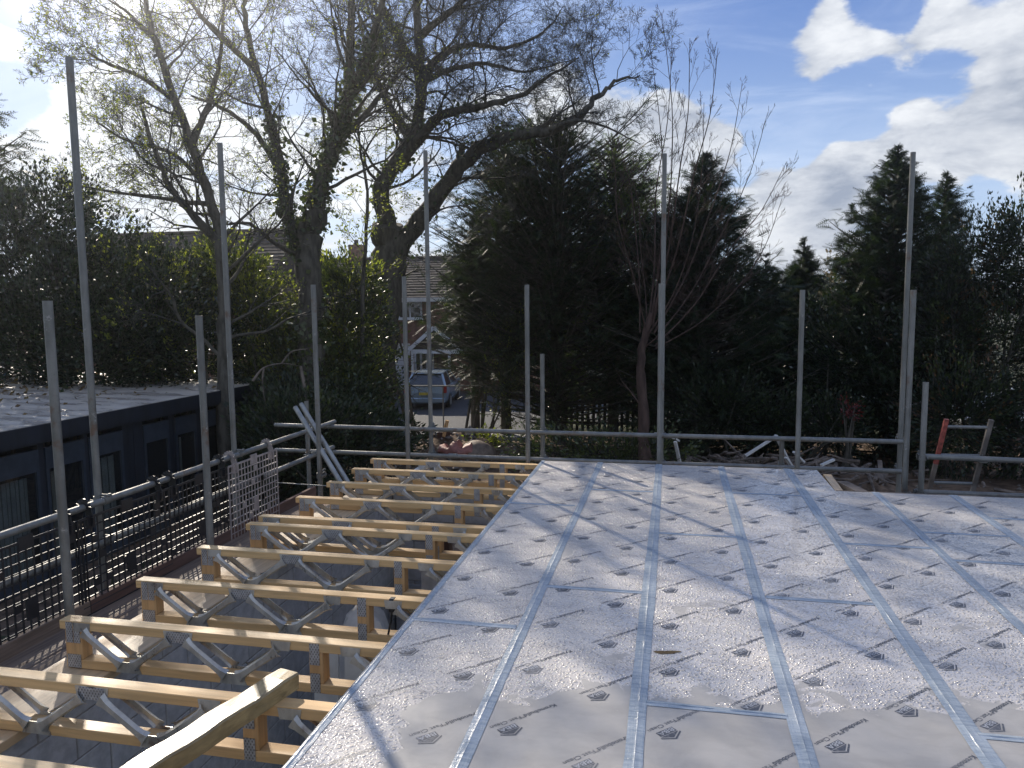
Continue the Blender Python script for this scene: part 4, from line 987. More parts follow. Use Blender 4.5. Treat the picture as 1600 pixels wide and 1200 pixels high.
for k in range(420):
    x, y = -5.6+RS.randn()*1.9, 19.2+RS.randn()*1.1
    if x < -10: continue
    z = on_ground(x, y); r = RS.uniform(.03, .12)
    g.add(np.array([x, y, z+r*.3])+np.array([(1, 0, 0), (-1, 0, 0), (0, 1, 0), (0, -1, 0), (0, 0, .8), (0, 0, -.6)])*r*RS.uniform(.6, 1.3, (6, 3)), [(0, 2, 4), (2, 1, 4), (1, 3, 4), (3, 0, 4), (2, 0, 5), (1, 2, 5), (3, 1, 5), (0, 3, 5)])
props(build(g, 'rubble', 'rubble', kind='stuff'), 'stones and clods scattered over the earth mound', 'rubble')
g = G()
for k in range(700):
    x, y = RS.uniform(-6, 9), RS.uniform(9.5, 22); z = on_ground(x, y); r = RS.uniform(.015, .06)
    g.add(np.array([x, y, z+r*.3])+np.array([(1, 0, 0), (-1, 0, 0), (0, 1, 0), (0, -1, 0), (0, 0, .8), (0, 0, -.6)])*r*RS.uniform(.6, 1.3, (6, 3)), [(0, 2, 4), (2, 1, 4), (1, 3, 4), (3, 0, 4), (2, 0, 5), (1, 2, 5), (3, 1, 5), (0, 3, 5)])
props(build(g, 'stones', 'rubble', kind='stuff'), 'small stones over the dug garden soil', 'stones')
for k, (px_, py_, w, h) in enumerate(((671, 735, .35, .28), (655, 742, .14, .25), (684, 745, .14, .22))):
    c = on_y(px_, py_, 12.5); props(build(G().bbox(c-[w/2, .1, h/2], c+[w/2, .1, h/2], .02).box((c[0]-w/2, c[1]-.08, GZ), (c[0]+w/2, c[1]+.08, c[2]-h/2-.002)), 'cement_bag', 'white_dirty'), ('widest white bag standing beyond the farthest joist', 'narrow white bag left of the widest one beyond the joists', 'narrow white bag right of the widest one beyond the joists')[k], 'bag')

# ------------------------------------------------------------------ vegetation tools
def frames(rs, n, up_bias=0.0, fixed=None):
    """random orthonormal frames (n,3,3): rows axis, side, normal"""
    a = rs.randn(n, 3) if fixed is None else fixed + rs.randn(n, 3)*.35
    a[:, 2] += up_bias; a /= np.linalg.norm(a, axis=1)[:, None]
    b = np.cross(a, rs.randn(n, 3)); b /= np.linalg.norm(b, axis=1)[:, None]; c = np.cross(a, b)
    return a, b, c
def leaves(P, size, rs, aspect=.5, axis=None, bend=.25, upb=0.0):
    """bent diamond leaves, two triangles each as one quad"""
    n = len(P); a, b, c = frames(rs, n, upb, axis); s = (size*rs.uniform(.6, 1.35, n))[:, None]
    V = np.stack([P, P+a*s*.45+b*s*aspect*.5+c*s*bend*.4, P+a*s, P+a*s*.45-b*s*aspect*.5+c*s*bend*.4], 1)
    return V.reshape(-1, 3), np.arange(n*4).reshape(n, 4)
def spray_tmpl(kind):
    V, Fc = [], []
    def tri(p, q, r): V.extend([p, q, r]); Fc.append((len(V)-3, len(V)-2, len(V)-1))
    if kind == 'cypress':           # flat frond with side shoots
        for k in range(6):
            x = .12+k*.14; l = .34*(1-k*.12)
            for s in (-1, 1): tri((x, 0, 0), (x+.07, 0, 0), (x+l*.75, s*l, -.05*l))
        tri((0, -.03, 0), (0, .03, 0), (1.05, 0, -.06))
    return np.array(V), np.array(Fc)
SPR = spray_tmpl('cypress')
def sprays(P, axis, size, rs, tmpl=SPR):
    n = len(P); a = axis/np.linalg.norm(axis, axis=1)[:, None]; b = np.cross(a, [0, 0, 1.])+rs.randn(n, 3)*.45; b -= a*(a*b).sum(1)[:, None]; b /= np.linalg.norm(b, axis=1)[:, None]; c = np.cross(a, b)
    T, Fc = tmpl; s = (size*rs.uniform(.6, 1.3, n))
    V = P[:, None, :] + s[:, None, None]*(T[None, :, 0, None]*a[:, None]+T[None, :, 1, None]*b[:, None]+T[None, :, 2, None]*c[:, None])
    F2 = Fc[None]+(np.arange(n)*len(T))[:, None, None]
    return V.reshape(-1, 3), F2.reshape(-1, 3)
def segs_mesh(S, n=4):
    """S rows: p0(3) p1(3) r0 r1 -> tapered prisms"""
    S = np.asarray(S); p0, p1 = S[:, :3], S[:, 3:6]; d = p1-p0; L = np.linalg.norm(d, axis=1)[:, None]+1e-9; t = d/L
    ref = np.where(np.abs(t[:, 2:3]) < .9, [[0, 0, 1.]], [[1., 0, 0]]); u = np.cross(t, ref); u /= np.linalg.norm(u, axis=1)[:, None]; w = np.cross(t, u)
    a = np.arange(n)/n*2*np.pi; ring = np.cos(a)[None, :, None]*u[:, None]+np.sin(a)[None, :, None]*w[:, None]
    V = np.concatenate([p0[:, None]-t[:, None]*S[:, 6, None, None]*.3+ring*S[:, 6, None, None], p1[:, None]+ring*S[:, 7, None, None]], 1)
    k = np.arange(n); fc = np.stack([k, (k+1) % n, n+(k+1) % n, n+k], 1)
    return V.reshape(-1, 3), (fc[None]+(np.arange(len(S))*2*n)[:, None, None]).reshape(-1, 4)
def cat(*pairs):
    V, Fc, o = [], [], 0
    for v, f in pairs: V.append(v); Fc.append(f+o); o += len(v)
    return np.concatenate(V), np.concatenate(Fc)
def grow(out, tips, p, d, L, r, lvl, rs, P):
    """one shoot and, from it, its side shoots"""
    n = max(3, int(L/P['step'])); seg = L/n; d = d/np.linalg.norm(d); pts = []
    r1 = max(r*P.get('taper', .35), P['rmin'])
    for i in range(n):
        d = d + rs.randn(3)*P['wander'] + np.array([0, 0, P['up']]); d /= np.linalg.norm(d)
        q = p+d*seg; ra = r+(r1-r)*i/n; rb = r+(r1-r)*(i+1)/n
        out.append((*p, *q, ra, rb)); p = q; pts.append((p, d, rb, (i+1)/n))
    if lvl <= 0: tips.append(p); return
    nk = P['kids'][lvl-1]; nk = int(nk*(.7+.6*rs.rand())+.5)
    for k in range(nk):
        t = .25+.75*(k+rs.rand())/nk; q, dd, rr, tt = pts[min(n-1, int(t*n))]
        s = rs.randn(3); s -= dd*s.dot(dd); s /= np.linalg.norm(s); a = math.radians(rs.uniform(*P.get('ang', (28, 62))))
        nd = dd*math.cos(a)+s*math.sin(a)
        grow(out, tips, q, nd, L*rs.uniform(.38, .62)*(1.15-.5*t), max(rr*.62, P['rmin']), lvl-1, rs, P)
def spline(pts, m=5):
    pts = np.array(pts, float); P = np.vstack([2*pts[0]-pts[1], pts, 2*pts[-1]-pts[-2]]); out = []
    for i in range(1, len(P)-2):
        for k in range(m):
            t = k/m; a, b, c, d = P[i-1:i+3]; out.append(.5*((2*b)+(c-a)*t+(2*a-5*b+4*c-d)*t*t+(-a+3*b-3*c+d)*t**3))
    out.append(pts[-1]); return np.array(out)
def bare_tree(label, name, base, limbs, seed, P, bark='bark', leaf=None, nleaf=0, lsize=.05, ivy=None, cat_='tree'):
    """limbs: (pixel outline points with distance, r0, r1, side shoots, level, side length)"""
    rs = np.random.RandomState(seed); t = thing(name, label, cat_, base)
    tr = G(); tw = []; tips = []; ivp = []
    for pix, r0, r1, nk, lvl, sl in limbs:
        wp = spline([at_d(*q) for q in pix]); m = len(wp); rr = r0+(r1-r0)*np.linspace(0, 1, m)**.8
        rr = rr*(1+.06*np.sin(np.arange(m)*1.9+seed))
        wp[1:-1] += rs.randn(m-2, 3)*r0*.10
        tr.tube(wp, rr, 10)
        for k in range(nk):
            u = .12+.88*(k+rs.rand())/nk; i = min(m-2, int(u*(m-1))); dd = wp[i+1]-wp[i]; dd /= np.linalg.norm(dd)
            s = rs.randn(3); s -= dd*s.dot(dd); s /= np.linalg.norm(s); a = math.radians(rs.uniform(*P.get('ang0', (35, 75)))); nd = dd*math.cos(a)+s*math.sin(a)
            if nd[2] < -.2: nd[2] *= -.3
            grow(tw, tips, wp[i], nd, sl*rs.uniform(.6, 1.25)*(1.1-.45*u), min(max(rr[i]*rs.uniform(.25, .42), P['rmin']*1.5), P.get('rkid', .045)), lvl, rs, P)
        if ivy and r0 > .12:
            for k in range(int(ivy*r0*m*.5)):
                i = rs.randint(0, max(1, int(m*.5))); v = rs.randn(3); v /= np.linalg.norm(v); ivp.append(wp[i]+(wp[i+1]-wp[i])*rs.rand()+v*(rr[i]+rs.exponential(.10)))
    build(tr, 'trunk', bark, t, smooth=True)
    S = np.array(tw); big = S[:, 6] > .03
    ms = [segs_mesh(S[big], 6)] if big.any() else []
    if big.any(): V, Fc = segs_mesh(S[big], 6); fast(V, Fc, 'branches', bark, t, True, kind='stuff')
    V, Fc = segs_mesh(S[~big], 3); fast(V, Fc, 'twigs', 'twig' if bark == 'bark' else bark, t, kind='stuff')
    if leaf and nleaf:
        fine = S[S[:, 6] < .022]; idx = rs.randint(0, len(fine), nleaf); u = rs.rand(nleaf)[:, None]
        # buds open in bunches near the shoots
        Pp = fine[idx, :3]*(1-u)+fine[idx, 3:6]*u + rs.randn(nleaf, 3)*.025
        V, Fc = leaves(Pp, lsize, rs, .5); fast(V, Fc, 'leaves', leaf, t, kind='stuff')
    if ivp: V, Fc = leaves(np.array(ivp), .12, rs, .8); fast(V, Fc, 'ivy', 'leaf_ivy', t, kind='stuff')
    return t
def cypress(label, name, pxc, s, w_px, top_px, seed, n=4200, base_z=GZ, mat='leaf_cypress', size=.34, skirt=.02, power=.62, lean=0.0, depth=1.0, sh=.68, droop=-.1, group=None):
    rs = np.random.RandomState(seed); c = at_d(pxc, 600, s); tz = at_d(pxc, top_px, s)[2]; R = w_px/F*s/2; H_ = tz-base_z
    t = thing(name, label, 'conifer', (c[0], c[1], base_z), 0, group)
    tk = G().tube([(c[0], c[1], base_z), (c[0]+lean*.5, c[1], base_z+H_*.5), (c[0]+lean, c[1], tz-.4)], [.05*R+.10, .03*R+.08, .02], 8); build(tk, 'trunk', 'bark', t, smooth=True)
    nb = int(n/16); lobes = rs.rand(7)*6.28
    S = []; P = []; A = []; Z = []
    subs = [(rs.uniform(.25, .62)*R*math.cos(a), rs.uniform(.25, .6)*R*math.sin(a), rs.uniform(.70, .93), rs.uniform(.28, .48)) for a in rs.rand(9)*6.28]
    for k in range(nb):
        h = rs.rand()**.8*(1-skirt)+skirt; az = rs.rand()*2*math.pi; sub = subs[rs.randint(9)] if rs.rand() < .38 else None
        prof = min(1, ((1-h)/sh)**power+.01)*(.6+.4*min(1, h/.12))
        rr = R*prof*(1+.20*math.sin(az*3+lobes[0]+h*7)+.16*math.sin(az*5+lobes[1]-h*13)+.10*math.sin(az*9+h*29+lobes[2]))*rs.uniform(.70, 1.08)*(1.28 if rs.rand() < .10 else 1)
        if sub:
            h = rs.uniform(.3, 1); rr = R*sub[3]*min(1, (1-h)/.6)*rs.uniform(.7, 1.15); hz0 = h*sub[2]
            base = np.array([c[0]+sub[0]+lean*h, c[1]+sub[1], base_z+hz0*H_])
        else: base = np.array([c[0]+lean*h, c[1], base_z+h*H_*.97-.25*R*prof])
        d = np.array([math.cos(az), math.sin(az)*depth, rs.uniform(.05, .6)+.6*h])
        tip = base+d*np.array([rr, rr, rr*.75]); mid = (base+tip)/2-[0, 0, .06*rr]
        S += [(*base, *mid, .035, .022), (*mid, *tip, .022, .008)]
        for j in range(16):
            u = .35+.68*rs.rand()**.6; q = base+(tip-base)*u + rs.randn(3)*rr*.07*np.array([1, 1, .7]); P.append(q); Z.append(max(.34, min(1, (1-h)/.22+.25))); A.append(np.array([d[0], d[1], .15+droop])+rs.randn(3)*.45)
    V, Fc = sprays(np.array(P), np.array(A), size*np.array(Z), rs); fast(V, Fc, 'foliage', mat, t, kind='stuff')
    V, Fc = segs_mesh(S, 4); fast(V, Fc, 'branches', 'bark', t, kind='stuff')
    # leader shoots that break the outline
    return t
def shrub(label, name, blobs, seed, n, mat, size=.10, aspect=.5, cat_='shrub', stems=10, edge=.5, gz=GZ, group=None, mat2=None, frac2=0):
    """blobs: centre (px,py,dist) and radii in metres; leaves sit in twig bunches near the surface"""
    rs = np.random.RandomState(seed); C = [at_d(*b[0]) for b in blobs]; Rr = [np.array(b[1], float) for b in blobs]
    low = min(c[2] for c in C); ctr = np.mean(C, 0); t = thing(name, label, cat_, (ctr[0], ctr[1], gz), 0, group)
    vol = np.array([r.prod()**(2/3) for r in Rr]); vol /= vol.sum(); per = 14; nb = n//per
    which = rs.choice(len(C), nb, p=vol); v = rs.randn(nb, 3); v /= np.linalg.norm(v, axis=1)[:, None]
    rad = rs.uniform(edge**2, 1.0, nb)**.5*(1+.20*np.sin(v[:, 0]*5+seed)+.14*np.sin(v[:, 1]*7+v[:, 2]*9+seed))
    ext = rs.rand(nb) < .10; rad[ext] *= rs.uniform(1.0, 1.22, ext.sum())
    B = np.array(C)[which]+v*np.array(Rr)[which]*rad[:, None]
    ok = B[:, 2] > gz+.02; B = B[ok]; v = v[ok]; nb = len(B)
    ax = v+[0, 0, .4]; ax /= np.linalg.norm(ax, axis=1)[:, None]
    u = rs.rand(nb, per)[:, :, None]; P = (B[:, None]-ax[:, None]*.30+ax[:, None]*u*.50+rs.randn(nb, per, 3)*size*.55).reshape(-1, 3); A = np.repeat(ax, per, 0)
    P = P[P[:, 2] > gz+.01] if (P[:, 2] > gz+.01).all() else np.where(P[:, 2:3] > gz+.01, P, P+[0, 0, .4])
    if mat2:
        k = int(len(P)*frac2); sel = rs.permutation(nb)[:int(nb*frac2)]; m2 = np.zeros(nb, bool); m2[sel] = True; m2 = np.repeat(m2, per)
        V, Fc = leaves(P[m2], size, rs, aspect, A[m2].copy()*1.2); fast(V, Fc, 'young_leaves', mat2, t, kind='stuff')
        P, A = P[~m2], A[~m2]
    V, Fc = leaves(P, size, rs, aspect, A.copy()*1.2); fast(V, Fc, 'foliage', mat, t, kind='stuff')
    S = [(*(b-a_*.35), *(b+a_*.15), .008, .004) for b, a_ in zip(B, ax)]
    g = G()
    for k in range(stems):
        b = B[rs.randint(nb)]; r0 = np.array([ctr[0]+(b[0]-ctr[0])*.5+rs.randn()*.2, ctr[1]+(b[1]-ctr[1])*.5, gz]); mid = (r0+b)/2+rs.randn(3)*.15; g.tube([r0, mid, b], [.05, .035, .01], 6)
    build(g, 'stems' if stems > 1 else 'stem', 'bark', t, smooth=True); V, Fc = segs_mesh(S, 3); fast(V, Fc, 'twigs', 'twig', t, kind='stuff')
    return t

# ------------------------------------------------------------------ trees
PO = dict(step=.24, wander=.21, up=.03, rmin=.003, kids=[7, 8, 7], taper=.3)
PB = dict(step=.26, wander=.15, up=.05, rmin=.0034, kids=[5, 6, 5], taper=.3)
D = 20.5
bare_tree('great bare oak with two huge forking limbs, one sweeping right above the big conifer', 'oak_tree', tuple(on_z(592, 712, GZ)), [
    ([(592, 712, D), (592, 600, D), (597, 500, D), (606, 400, D), (606, 350, D)], .50, .44, 3, 2, 1.6),
    ([(606, 360, D), (596, 295, D-.3), (622, 250, D-.5), (652, 195, D-.4), (656, 120, D), (653, 50, D+.2), (650, -60, D+.3), (640, -150, D)], .26, .07, 19, 3, 2.9),
    ([(612, 400, D), (655, 345, D-.2), (700, 285, D-.8), (750, 232, D-1.4), (800, 213, D-1.8), (850, 207, D-2), (900, 185, D-2), (935, 150, D-1.8), (965, 128, D-1.6), (1000, 118, D-1.4)], .29, .015, 20, 3, 1.8),
    ([(622, 262, D-.4), (655, 215, D-1), (690, 180, D-1.5), (745, 168, D-1.8), (810, 150, D-2), (860, 118, D-2), (905, 90, D-2)], .18, .015, 18, 3, 2.1),
    ([(655, 120, D), (690, 88, D+.7), (730, 70, D+1.2), (790, 75, D+1.8), (850, 50, D+2.2), (880, 10, D+2.5)], .14, .012, 18, 3, 2.1),
    ([(655, 130, D), (700, 110, D+.2), (760, 100, D+.5), (820, 112, D+.8), (890, 95, D+1)], .11, .012, 16, 3, 1.7),
    ([(652, 60, D+.2), (700, 20, D), (750, -20, D-.5), (800, -60, D-1), (850, -120, D-1)], .12, .012, 16, 3, 2.4),
    ([(655, 110, D), (622, 60, D-.5), (600, 10, D-1), (590, -70, D-1.4)], .14, .05, 15, 3, 2.3),
    ([(640, 215, D-.5), (600, 150, D+1), (575, 90, D+2), (560, 20, D+2.6)], .14, .04, 15, 3, 2.0),
    ([(652, 5, D+.2), (690, -70, D+1), (740, -140, D+1.4)], .11, .04, 12, 3, 2.3),
    ([(690, 300, D-.6), (712, 270, D-.5), (722, 225, D-.4)], .12, .08, 6, 2, .8),
    ([(850, 207, D-2), (900, 188, D-2.6), (950, 200, D-3), (1000, 225, D-3)], .06, .01, 10, 2, 1.0)],
    5, PO, leaf='leaf_bud', nleaf=900, lsize=.06, ivy=60)
D = 17.5
bare_tree('ivy clad tree with a thick upright trunk left of the oak', 'ash_tree', tuple(on_z(490, 735, GZ)), [
    ([(490, 735, D), (488, 600, D), (484, 480, D), (482, 390, D), (492, 330, D)], .33, .27, 4, 2, 1.2),
    ([(488, 360, D), (505, 270, D), (532, 200, D-.2), (546, 130, D-.3),(548, 50, D-.3), (552, -20, D)], .21, .07, 20, 3, 2.5),
    ([(478, 420, D), (452, 340, D+.2), (438, 260, D+.3), (418, 170, D+.3), (398, 100, D+.2), (384, 30, D), (382, 0, D)], .15, .045, 20, 3, 2.3),
    ([(542, 150, D-.3), (575, 90, D-1), (590, 30, D-1.3), (610, -40, D-1.5)], .13, .05, 14, 3, 2.0),
    ([(520, 230, D-.1), (560, 190, D+.5), (610, 130, D+1), (640, 90, D+1.2)], .10, .03, 12, 3, 1.6),
    ([(440, 270, D+.3), (400, 210, D+1), (350, 170, D+1.5), (300, 150, D+2)], .09, .03, 10, 3, 1.8),
    ([(400, 110, D+.2), (350, 60, D-.6), (310, 20, D-1), (290, -10, D-1)], .08, .03, 9, 3, 1.9),
    ([(470, 400, D), (430, 380, D-.5), (390, 350, D-.9), (350, 350, D-1)], .07, .02, 10, 2, 1.1)],
    8, PB, leaf='leaf_bud', nleaf=5000, lsize=.055, ivy=520)
D = 16.0
bare_tree('slender leaning tree coming into yellow green leaf behind the garden room', 'maple_tree', tuple(on_z(352, 760, GZ)), [
    ([(352, 760, D), (350, 560, D), (350, 450, D), (342, 360, D), (322, 290, D), (290, 200, D-.2), (258, 110, D-.3), (236, 40, D-.2), (228, 0, D)], .17, .05, 26, 3, 2.3),
    ([(344, 380, D), (300, 335, D-.4), (265, 290, D-.7), (240, 230, D-1), (222, 170, D-1.2)], .10, .03, 18, 3, 1.6),
    ([(300, 225, D-.2), (330, 150, D+.6), (345, 80, D+.9), (350, 0, D+1)], .08, .025, 15, 3, 1.7),
    ([(275, 160, D-.2), (220, 120, D-.5), (170, 100, D-.8), (135, 80, D-1)], .06, .02, 14, 3, 1.5),
    ([(240, 60, D-.2), (200, 20, D+.4), (170, 0, D+.8)], .05, .02, 8, 3, 1.5),
    ([(330, 320, D), (250, 310, D+.6), (180, 300, D+1), (120, 290, D+1.2)], .06, .02, 14, 3, 1.3),
    ([(330, 300, D), (270, 240, D+1), (200, 220, D+1.6), (150, 190, D+2)], .06, .02, 14, 3, 1.4)],
    14, dict(PB, wander=.17, up=.03), leaf='leaf_bud', nleaf=9000, lsize=.06)
D = 18.5
bare_tree('thin leafless sapling between the ivy tree and the oak', 'sapling', tuple(on_z(568, 725, GZ)), [
    ([(568, 725, D), (566, 500, D), (570, 400, D), (574, 300, D), (562, 230, D), (560, 170, D)], .07, .02, 22, 2, 1.2)],
    21, PB, leaf='leaf_bud', nleaf=1800, lsize=.07, cat_='sapling')
# tall whippy shrub by the middle pole
D = 17.0; PW = dict(step=.2, wander=.07, up=.06, rmin=.003, kids=[4, 4, 4], taper=.3, ang=(16, 38), ang0=(18, 40))
wl = []
for (x0, y0, x1, y1, x2, y2, r) in ((1012, 520, 1025, 300, 1050, 60, .035), (1014, 520, 1036, 300, 1012, 50, .03), (1018, 500, 1060, 280, 1078, 60, .035), (1020, 500, 1085, 270, 1122, 75, .032), (1000, 520, 990, 330, 960, 200, .025),
                                    (1022, 520, 1110, 330, 1160, 130, .03), (1024, 530, 1130, 360, 1200, 175, .028), (1024, 540, 1140, 390, 1228, 255, .028), (1010, 520, 965, 340, 945, 180, .022), (1020, 510, 1050, 250, 1035, 30, .028), (1024, 545, 1160, 440, 1222, 310, .022), (1010, 530, 1000, 380, 985, 260, .02), (1012, 525, 1080, 380, 1100, 160, .022)):
    dd = D+RS.uniform(-1.2, 1.2); wl.append(([(x0, y0, D), ((x0+x1)/2+4, (y0+y1)/2+10, (D+dd)/2), (x1, y1, dd), ((x1+x2)/2+6, (y1+y2)/2+6, dd), (x2, y2, dd)], r*.85, .005, 15, 2, .75))
wl.append(([(1006, 735, D), (1006, 640, D), (1000, 560, D), (1018, 490, D)], .16, .07, 4, 1, .8))
bare_tree('tall leafless shrub of many thin reddish upright stems behind the middle pole', 'coppiced_shrub', tuple(on_z(1006, 735, GZ)), wl, 31, PW, bark='bark_red', cat_='shrub')

# conifers
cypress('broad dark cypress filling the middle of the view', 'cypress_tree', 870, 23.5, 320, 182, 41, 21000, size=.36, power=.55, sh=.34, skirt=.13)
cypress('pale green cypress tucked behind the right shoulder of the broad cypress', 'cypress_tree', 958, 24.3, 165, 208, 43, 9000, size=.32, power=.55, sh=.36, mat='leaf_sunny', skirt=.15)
cypress('thin brownish conifer screening the right part of the house roof', 'cypress_tree', 742, 24.6, 120, 335, 45, 3400, size=.30, power=.45, skirt=.42)
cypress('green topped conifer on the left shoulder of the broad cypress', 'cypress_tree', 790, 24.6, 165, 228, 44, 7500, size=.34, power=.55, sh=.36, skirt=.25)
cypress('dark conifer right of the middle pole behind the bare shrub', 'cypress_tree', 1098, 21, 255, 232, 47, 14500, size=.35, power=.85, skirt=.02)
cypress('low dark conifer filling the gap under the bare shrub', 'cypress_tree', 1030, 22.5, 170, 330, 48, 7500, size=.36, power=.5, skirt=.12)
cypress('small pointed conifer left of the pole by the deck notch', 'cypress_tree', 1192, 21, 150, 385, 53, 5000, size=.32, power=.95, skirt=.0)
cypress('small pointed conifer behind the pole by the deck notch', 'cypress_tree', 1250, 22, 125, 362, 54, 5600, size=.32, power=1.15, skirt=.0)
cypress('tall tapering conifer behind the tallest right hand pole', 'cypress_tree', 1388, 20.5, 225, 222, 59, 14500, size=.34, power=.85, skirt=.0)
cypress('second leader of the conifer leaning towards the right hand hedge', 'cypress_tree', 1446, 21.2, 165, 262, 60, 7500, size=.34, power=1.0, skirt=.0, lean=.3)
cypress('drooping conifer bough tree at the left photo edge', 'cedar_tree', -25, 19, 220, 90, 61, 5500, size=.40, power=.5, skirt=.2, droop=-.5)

# hedges and shrubs
shrub('rust tipped evergreen hedge at the right photo edge', 'photinia_hedge', [((1530, 420, 18.5), (1.5, 1.2, 1.3)), ((1600, 400, 18), (1.3, 1.2, 1.4)), ((1480, 520, 18.5), (1.2, 1.1, 1.6)), ((1570, 560, 18), (1.7, 1.2, 1.9)), ((1500, 650, 17.5), (1.5, 1.2, 1.4)), ((1660, 480, 18), (1.6, 1.3, 2.4)), ((1620, 680, 17.3), (1.6, 1.1, 1.2))], 71, 40000, 'leaf_laurel', .115, .38, mat2='leaf_rust', frac2=.13)
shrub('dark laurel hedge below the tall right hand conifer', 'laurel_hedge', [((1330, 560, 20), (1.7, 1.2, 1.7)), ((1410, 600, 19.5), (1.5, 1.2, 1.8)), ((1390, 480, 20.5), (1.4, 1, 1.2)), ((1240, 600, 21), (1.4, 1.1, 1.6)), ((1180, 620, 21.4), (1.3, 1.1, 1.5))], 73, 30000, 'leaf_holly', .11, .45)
shrub('bright green low shrub left of the deck notch pole', 'laurel_shrub', [((1130, 640, 19.4), (1.2, .9, .9)), ((1200, 655, 19.2), (1.0, .8, .75)), ((1290, 660, 18.9), (1.0, .8, .7)), ((1080, 620, 20.4), (1.0, .8, 1.0))], 74, 16000, 'leaf_laurel', .10, .45)
shrub('small shrub with red leaves in front of the laurel hedge', 'red_shrub', [((1325, 640, 17.8), (.2, .18, .18))], 75, 150, 'leaf_red', .08, .5, stems=5)
shrub('large glossy evergreen behind the garden room roof, left edge', 'holly_tree', [((20, 420, 17), (1.9, 1.6, 1.9)), ((110, 470, 16.5), (1.9, 1.6, 1.9)), ((40, 540, 16), (2.0, 1.5, 1.6)), ((150, 560, 16.5), (1.8, 1.5, 1.4)), ((80, 340, 17.5), (1.2, 1.2, 1.1)), ((-80, 480, 16), (2, 1.8, 2.6))], 81, 42000, 'leaf_holly', .10, .55, cat_='tree')
shrub('glossy evergreen mass right of the tall left pole', 'holly_tree', [((230, 520, 17), (1.7, 1.4, 1.6)), ((310, 560, 17.5), (1.6, 1.4, 1.5)), ((200, 440, 17.8), (1.3, 1.2, 1.2)), ((270, 450, 18.2), (1.2, 1.2, 1.0))], 82, 28000, 'leaf_holly', .095, .55, cat_='tree', mat2='leaf_bud', frac2=.10)
shrub('yellow green leafed hazel in front of the left house roof', 'hazel_shrub', [((390, 470, 18.6), (1.4, 1.2, 1.3)), ((350, 420, 18.8), (1.2, 1, 1.0)), ((430, 540, 18.4), (1.3, 1.1, 1.3))], 83, 15000, 'leaf_ivy', .10, .55, mat2='leaf_bud', frac2=.34, edge=.15)
shrub('tangle of ivy and hazel at the feet of the two big trees', 'hazel_shrub', [((530, 520, 19), (1.4, 1.2, 1.5)), ((560, 600, 18.6), (1.0, 1.0, 1.3)), ((480, 600, 18.2), (1.7, 1.2, 1.6)), ((450, 620, 18.2), (1.5, 1.3, 1.7)), ((545, 440, 19.2), (1.0, 1, .8))], 84, 34000, 'leaf_ivy', .10, .55, mat2='leaf_bud', frac2=.16, edge=.2)
shrub('dark evergreen bush between the corner poles and the driveway', 'laurel_shrub', [((560, 690, 15.5), (1.2, .9, .75)), ((470, 700, 15), (1.4, 1.0, 1.3)), ((445, 690, 16.6), (1.0, 1.2, 1.5)), ((540, 650, 17), (.9, .9, .9))], 85, 24000, 'leaf_laurel', .105, .5)
shrub('low shadowy bramble bank beyond the far rail left of the middle pole', 'bramble_bank', [((900, 700, 18.5), (1.8, .9, .55)), ((980, 705, 17.6), (1.5, .9, .5)), ((860, 640, 23.4), (.7, .6, 1.2)), ((930, 640, 25.9), (2.2, .4, .75)), ((1040, 640, 25.9), (1.6, .4, .8))], 86, 12000, 'leaf_ivy', .09, .5)
shrub('ragged climber hanging round the trunk at the driveway edge', 'climbing_shrub', [((790, 610, 22.5), (.55, .5, 1.5)), ((800, 540, 22.8), (.8, .6, 1.2)), ((770, 520, 23), (.6, .5, .8)), ((745, 470, 25), (.8, .5, .9)), ((735, 420, 25.5), (.8, .5, .7)), ((590, 560, 22), (.4, .4, .9)), ((590, 470, 22), (.5, .4, .9))], 87, 8000, 'leaf_ivy', .085, .5, mat2='leaf_bud', frac2=.15, edge=.1)
shrub('young bright green plants on top of the earth mound', 'young_plants', [((755, 684, 20.2), (.35, .2, .14)), ((772, 690, 19.9), (.25, .2, .12))], 88, 700, 'leaf_bud', .09, .4, cat_='plant', stems=1, gz=GZ+.3)
shrub('tree beyond the house on the horizon between the two right hand conifers', 'distant_tree', [((1310, 470, 75), (6, 4, 4.5)), ((1290, 490, 78), (6, 4, 4))], 89, 9000, 'leaf_dry', .35, .6, cat_='tree')
shrub('far row of trees behind the houses on the left', 'distant_tree', [((700, 455, 62), (7, 4, 3.2)), ((430, 455, 60), (6, 4, 3.0)), ((560, 470, 66), (9, 4, 3.0)), ((900, 470, 62), (8, 4, 4)), ((1100, 480, 64), (9, 4, 4)), ((1250, 480, 66), (8, 4, 3))], 90, 24000, 'leaf_laurel', .30, .6, cat_='tree')
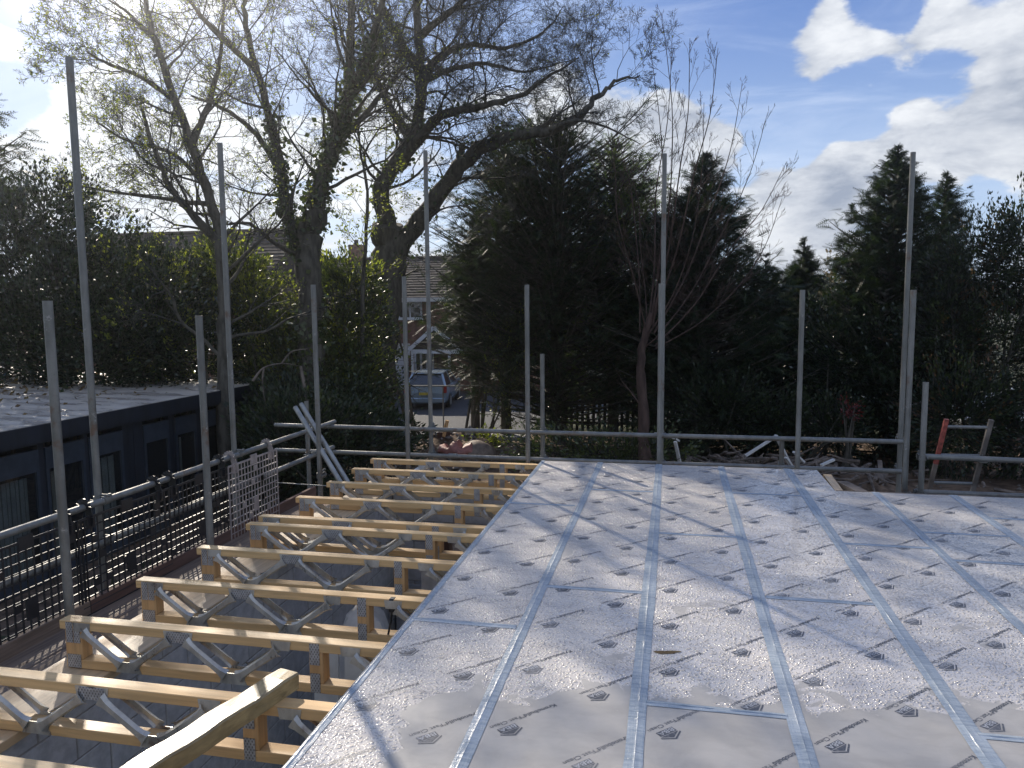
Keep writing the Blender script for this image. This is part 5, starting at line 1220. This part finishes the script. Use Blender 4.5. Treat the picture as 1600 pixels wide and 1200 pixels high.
# dead snag drooping over the garden room corner
g = G()
for pts, r in (([(395, 595), (412, 575), (440, 568), (470, 572)], .03), ([(412, 575), (410, 600), (415, 630)], .022), ([(440, 568), (455, 550), (480, 545)], .02)):
    g.tube(spline([at_d(x, y, 15.2) for x, y in pts]), [r*(1-.06*k) for k in range((len(pts)-1)*5+1)], 6)
g.tube([at_d(470, 572, 15.2), at_d(482, 640, 15.2), (at_d(485, 700, 15.2)[0], at_d(485, 700, 15.2)[1], GZ)], [.03, .04, .05], 6)
props(build(g, 'dead_branch', 'old_wood', smooth=True), 'pale dead branch hanging beside the far corner of the garden room', 'branch')
# grass tufts and litter near the driveway
rs = np.random.RandomState(5); n = 9000
P = np.stack([rs.uniform(-15, 13, n), rs.uniform(9, 24, n), np.zeros(n)], 1); P[:, 2] = GZ+height(P[:, 0], P[:, 1])-.01
keep = (np.sin(P[:, 0]*1.3)+np.cos(P[:, 1]*1.1+P[:, 0]*.4)) > .3; P = P[keep]
V, Fc = leaves(P, .20, rs, .10, np.tile([0, 0, 1.5], (len(P), 1)).astype(float)); props(fast(V, Fc, 'grass', 'leaf_laurel', kind='stuff'), 'rough grass tufts on the garden soil', 'grass')
n = 1600; x = rs.uniform(-15.5, -9.6, n)*1; y = rs.uniform(9, 15.7, n); keep = rs.rand(n) < np.clip((-x-9.6)/5, .05, 1)
P = np.stack([x, y, zr+(SX-x)*.045+.012], 1)[keep]
V, Fc = leaves(P, .11, rs, .6, np.stack([rs.randn(len(P)), rs.randn(len(P)), np.full(len(P), .1)], 1)); props(fast(V, Fc, 'fallen_leaves', 'leaf_dry', kind='stuff'), 'leaf litter along the back of the garden room roof', 'leaves')


# ------------------------------------------------------------------ thin air volume added to imitate veiling sun glare
hm = bpy.data.materials.new('morning haze'); hm.use_nodes = True; ht = hm.node_tree; ht.nodes.clear()
ho = ht.nodes.new('ShaderNodeOutputMaterial'); hv = ht.nodes.new('ShaderNodeVolumePrincipled')
hv.inputs['Color'].default_value = (.93, .96, 1, 1); hv.inputs['Density'].default_value = .0011; hv.inputs['Anisotropy'].default_value = .9
ht.links.new(hv.outputs[0], ho.inputs['Volume'])
hz_ = build(G().box((-610, -610, GZ-1.5), (610, 610, 19)), 'haze', hm, kind='stuff')
